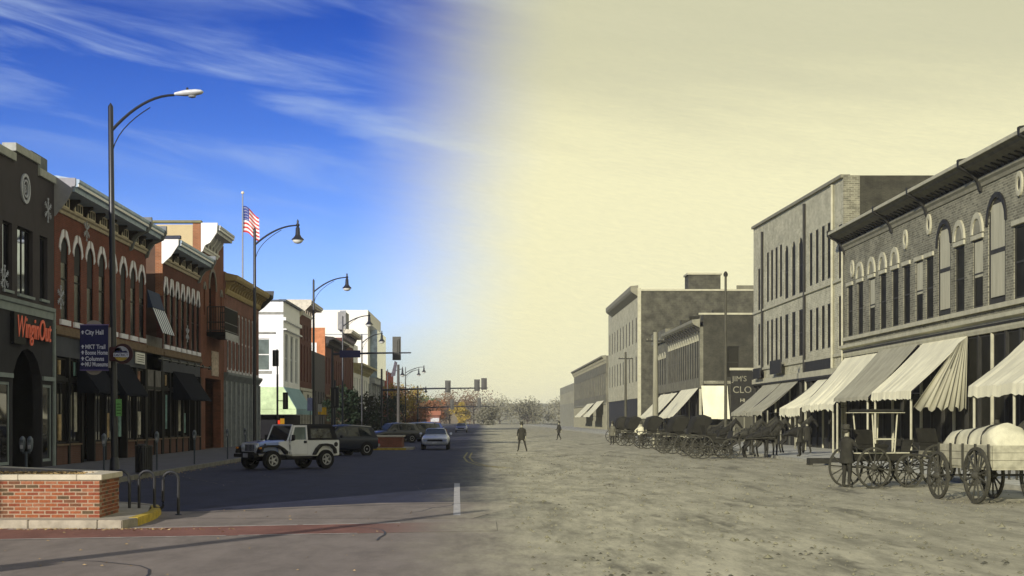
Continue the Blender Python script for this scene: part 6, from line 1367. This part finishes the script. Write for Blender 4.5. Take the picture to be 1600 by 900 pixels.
person('man in dark coat leaning to the near wheel of the canopied carriage', 10.55, 44.6, 30, 'reach')
person('man in dark suit on the pale pavement, left of two', 15.7, 84.2 - 8, 150, 'stand', z=.13)
person('man walking on the pale pavement, right of two', 17.4, 82.5, 100, 'walk', z=.13)
person('man in dark coat under the rightmost pale awning', 19.9, 59.5, 190, 'stand', coat=old_grey, z=.13)
person('man in white shirt with hands on hips beside the hitched buggies', 10.9, 106.0, 265, 'akimbo', coat=old_shirt, leg=old_suit)
person('man standing between the farthest hitched buggies', 10.0, 119, 230, 'stand', coat=old_grey)
person('man beside the thin far telegraph pole', 12.3, 141, 250, 'stand')
# telegraph poles, watering trough
for X, Y, h, r, lb in ((12.45, 111, 8.3, .23, 'thick pale telegraph pole standing in the street by the hitched buggies'), (14.6, 92.5, 10.6, .10, 'tall thin dark telegraph pole in front of the dark side wall'), (14.0, 151, 8.6, .14, 'slim far telegraph pole before the tall far block')):
    t = thing('telegraph_pole', lb, 'telegraph pole', (X, Y, 0)); part('pole', MB().tube([(0, 0, 0), (0, 0, h)], [r, r * .7], 10), M('old_pole_wood', SP(.24), .9, .25, 3, streak=True) if r > .2 else M('old_thin_pole', SP(.075), .9, .2), t, smooth=True)
    if r == .10: part('pole_cap', MB().lathe([(.12, 0), (.14, .15), (.05, .3)], (0, 0, h), 8), odk, t); continue
    part('cross_arm', MB().box(-.7, .7, -.05, .05, h - .7, h - .6), odk, t)
    for x in (-.6, -.3, .3, .6): part('insulator', MB().lathe([(.03, 0), (.04, .1), (.01, .14)], (x, 0, h - .6), 6), std, t)
t = thing('watering_trough', 'low dark plank trough lying at the edge of the pale pavement', 'trough', (14.75, 66.5, 0), R(8)); tm = MB()
part('side', MB().box(-.7, .7, -.22, -.18, .08, .32), odk, t); part('side', MB().box(-.7, .7, .18, .22, .08, .32), odk, t); part('bottom', MB().box(-.68, .68, -.179, .179, .08, .12), odk, t)
for x in (-.7, .66): part('end', MB().box(x, x + .04, -.179, .179, .08, .32), odk, t); part('block', MB().box(x, x + .12, -.25, .25, 0, .079), wood, t)

# ------------------------------------------------------------------ trees and far land
def leafmat(name, c): return M(name, c, .8, .45, 1.2, spec=.2, bmp=0)
LM = {'ever': leafmat('evergreen_leaves', (.020, .035, .018)), 'dark': leafmat('dark_bush_leaves', (.035, .04, .02)), 'rust': leafmat('rust_leaves', (.24, .10, .04)), 'brown': leafmat('brown_leaves', (.20, .125, .065)), 'gold': leafmat('gold_leaves', (.36, .26, .04)), 'green': leafmat('green_leaves', (.09, .12, .04)), 'sep': leafmat('old_leaves', SP(.17)), 'sepl': leafmat('hazy_old_leaves', SP(.27))}
bark = M('bark', (.09, .07, .055), .95, .3, 3)
def tree(label, X, Y, h, w, kind, n=700, lf_=.35, trunk=.25, seed=0, cat='tree', shape=1.0):
    rr = random.Random(seed + int(X * 10 + Y)); t = thing('tree', label, cat, (X, Y, 0))
    mb = MB().tube([(0, 0, -.1), (.05, 0, h * trunk), (.0, .1, h * .55), (.1, 0, h * .85)], [.03 * h, .022 * h, .014 * h, .004 * h], 7)
    cl = []
    for k in range(11):
        a = rr.uniform(0, 6.28); z = h * rr.uniform(trunk, .85); rad = w * .5 * math.sqrt(max(.05, 1 - ((z / h - (trunk + 1) / 2) / ((1 - trunk) / 2)) ** 2)) * rr.uniform(.45, .9) * shape
        c = (math.cos(a) * rad, math.sin(a) * rad, z); cl.append((c, rr.uniform(.16, .30) * w)); mb.tube([(0, 0, max(h * trunk * .8, z - rad * .8)), c], [.012 * h, .003 * h], 5)
    cl += [((0, 0, h * .85), w * .2), ((0, 0, h * .6), w * .26)]
    part('trunk', mb, bark, t)
    lf = MB()
    for k in range(n):
        c, r = rr.choice(cl); d = Vector((rr.gauss(0, 1), rr.gauss(0, 1), rr.gauss(0, .8))).normalized() * r * rr.uniform(.3, 1.08)
        p = Vector(c) + d; s = lf_ * rr.uniform(.5, 1.2); a = Vector((rr.gauss(0, 1), rr.gauss(0, 1), rr.gauss(0, 1))).normalized(); b = a.cross(Vector((rr.gauss(0, 1), rr.gauss(0, 1), rr.gauss(0, 1)))).normalized()
        lf.add([p - a * s * .5, p + b * s * .35, p + a * s * .5, p - b * s * .35], [(0, 1, 2, 3)])
    part('crown', lf, LM[kind], t); return t
for i, (X, Y, h, w, k, lb) in enumerate(((-13.6, 148, 5.4, 3.6, 'ever', 'dark evergreen street tree nearest the crossing'), (-13.4, 163, 4.6, 3.6, 'ever', 'round dark street tree in front of the brick shops'), (-13.7, 182, 5.2, 4.2, 'dark', 'dark bushy street tree in front of the gilded cornice building'),
        (-13.4, 206, 5.6, 4.8, 'ever', 'dark street tree below the glass bay'), (-13.9, 232, 5.4, 5, 'dark', 'bushy street tree below the cream block'), (-14.5, 262, 8.5, 6, 'gold', 'yellow-green autumn tree behind the utility pole'), (-13.2, 290, 7.2, 6, 'rust', 'small rust-coloured tree past the red brick building'),
        (-17.0, 335, 9.5, 8, 'dark', 'dark spreading tree behind the double lamp'), (-14.0, 350, 6.0, 6, 'brown', 'brown leafy tree low beside the far kerb'))):
    tree(lb, X, Y, h, w, k, n=1500, lf_=.36, trunk=.18, seed=i)
FT = [(-44, 560, 13, 14, 'brown', 'brown autumn tree, leftmost on the far skyline'), (-34, 600, 15, 15, 'rust', 'rust autumn tree above the low far signal arm'), (-24, 620, 12, 13, 'green', 'dark green tree among the far autumn trees'), (-27, 640, 16, 15, 'gold', 'golden tree on the far skyline'), (-14, 640, 14, 15, 'brown', 'brown domed tree left of the street axis'),
      (-17, 520, 8, 9, 'rust', 'low rust tree left of the far end of the road'), (-4, 650, 14, 19, 'brown', 'broad tan tree at the far end of the road'), (7, 650, 11, 18, 'sepl', 'hazy old tree just right of the street axis'), (-8, 560, 8, 8, 'gold', 'small yellow tree at the far end of the road'), (19, 640, 10, 18, 'sepl', 'hazy old tree behind the far telegraph pole'),
      (16, 560, 8, 12, 'sep', 'darker old tree at the foot of the far row'), (32, 650, 10, 17, 'sepl', 'hazy old tree beside the last old building'), (2, 520, 6, 9, 'sep', 'low grey bush in the dirt at the far end'), (-56, 600, 16, 16, 'rust', 'rust tree partly behind the red brick building')]
for i, (X, Y, h, w, k, lb) in enumerate(FT): tree(lb, X, Y, h, w, k, n=2400, lf_=.75, trunk=.12, seed=40 + i)
m, t_, b_ = newmat('far_hill'); s_ = t_.nodes.new('ShaderNodeSeparateXYZ'); p_ = wpos(t_); t_.links.new(p_, s_.inputs[0]); nz_ = maprange(t_, noise(t_, p_, .035, 8, .7), .35, .65)
t_.links.new(mixc(t_, maprange(t_, s_.outputs[0], -25, 12), mixc(t_, nz_, (.17, .105, .06), (.26, .20, .09)), mixc(t_, nz_, SP(.22), SP(.33))), b_.inputs['Base Color']); b_.inputs['Roughness'].default_value = 1
from mathutils import noise as mnz
mb = MB(); nx = 120
vs = []
for j, (yy, hh) in enumerate(((760, 0), (840, .6), (950, 1.0), (1100, .4))):
    for i in range(nx + 1):
        x = -520 + 1040 * i / nx; vs.append((x, yy, -.1 + hh * (12.5 + 4 * mnz.noise(Vector((x * .02, j, 0))) + 2.5 * mnz.noise(Vector((x * .11, j, 3))))))
mb.add(vs, [(j * (nx + 1) + i, j * (nx + 1) + i + 1, (j + 1) * (nx + 1) + i + 1, (j + 1) * (nx + 1) + i) for j in range(3) for i in range(nx)]); struct('far_hill', mb, m, smooth=True)
t = thing('far_shop', 'tiny distant shop with red roof and white sign below the autumn trees', 'building', (-16.5, 480, 0)); part('wall', MB().box(-3, 3, -3, 3, 0, 3.2), tower_b, t); part('roof', MB().prism([(-3.3, -3.3, 3.2), (3.3, -3.3, 3.2), (3.3, 0, 4.6), (-3.3, 0, 4.6)], [(-3.3, 3.3, 3.2), (3.3, 3.3, 3.2), (3.3, .02, 4.6), (-3.3, .02, 4.6)]), M('rust_roof', (.4, .15, .08), .9), t)
part('sign_board', MB().box(.2, 2.8, -3.15, -3.02, 1.2, 2.4), MATS['plate'], t); part('door', MB().box(-2.2, -1.2, -3.06, -3.0, 0, 2.1), black, t)
print('bricks', nb)

# ------------------------------------------------------------------ air
hz = MB().box(-1600, 1600, -350, 3600, -2.3, 34); ho_ = part('haze', hz, [], None); ho_['kind'] = 'stuff'
hm = bpy.data.materials.new('haze_air'); hm.use_nodes = True; ht = hm.node_tree; ht.nodes.clear(); pv = ht.nodes.new('ShaderNodeVolumePrincipled'); oo = ht.nodes.new('ShaderNodeOutputMaterial')
pv.inputs['Color'].default_value = (.92, .92, .90, 1); pv.inputs['Density'].default_value = 0.00022; ht.links.new(pv.outputs[0], oo.inputs['Volume']); ho_.data.materials.append(hm)
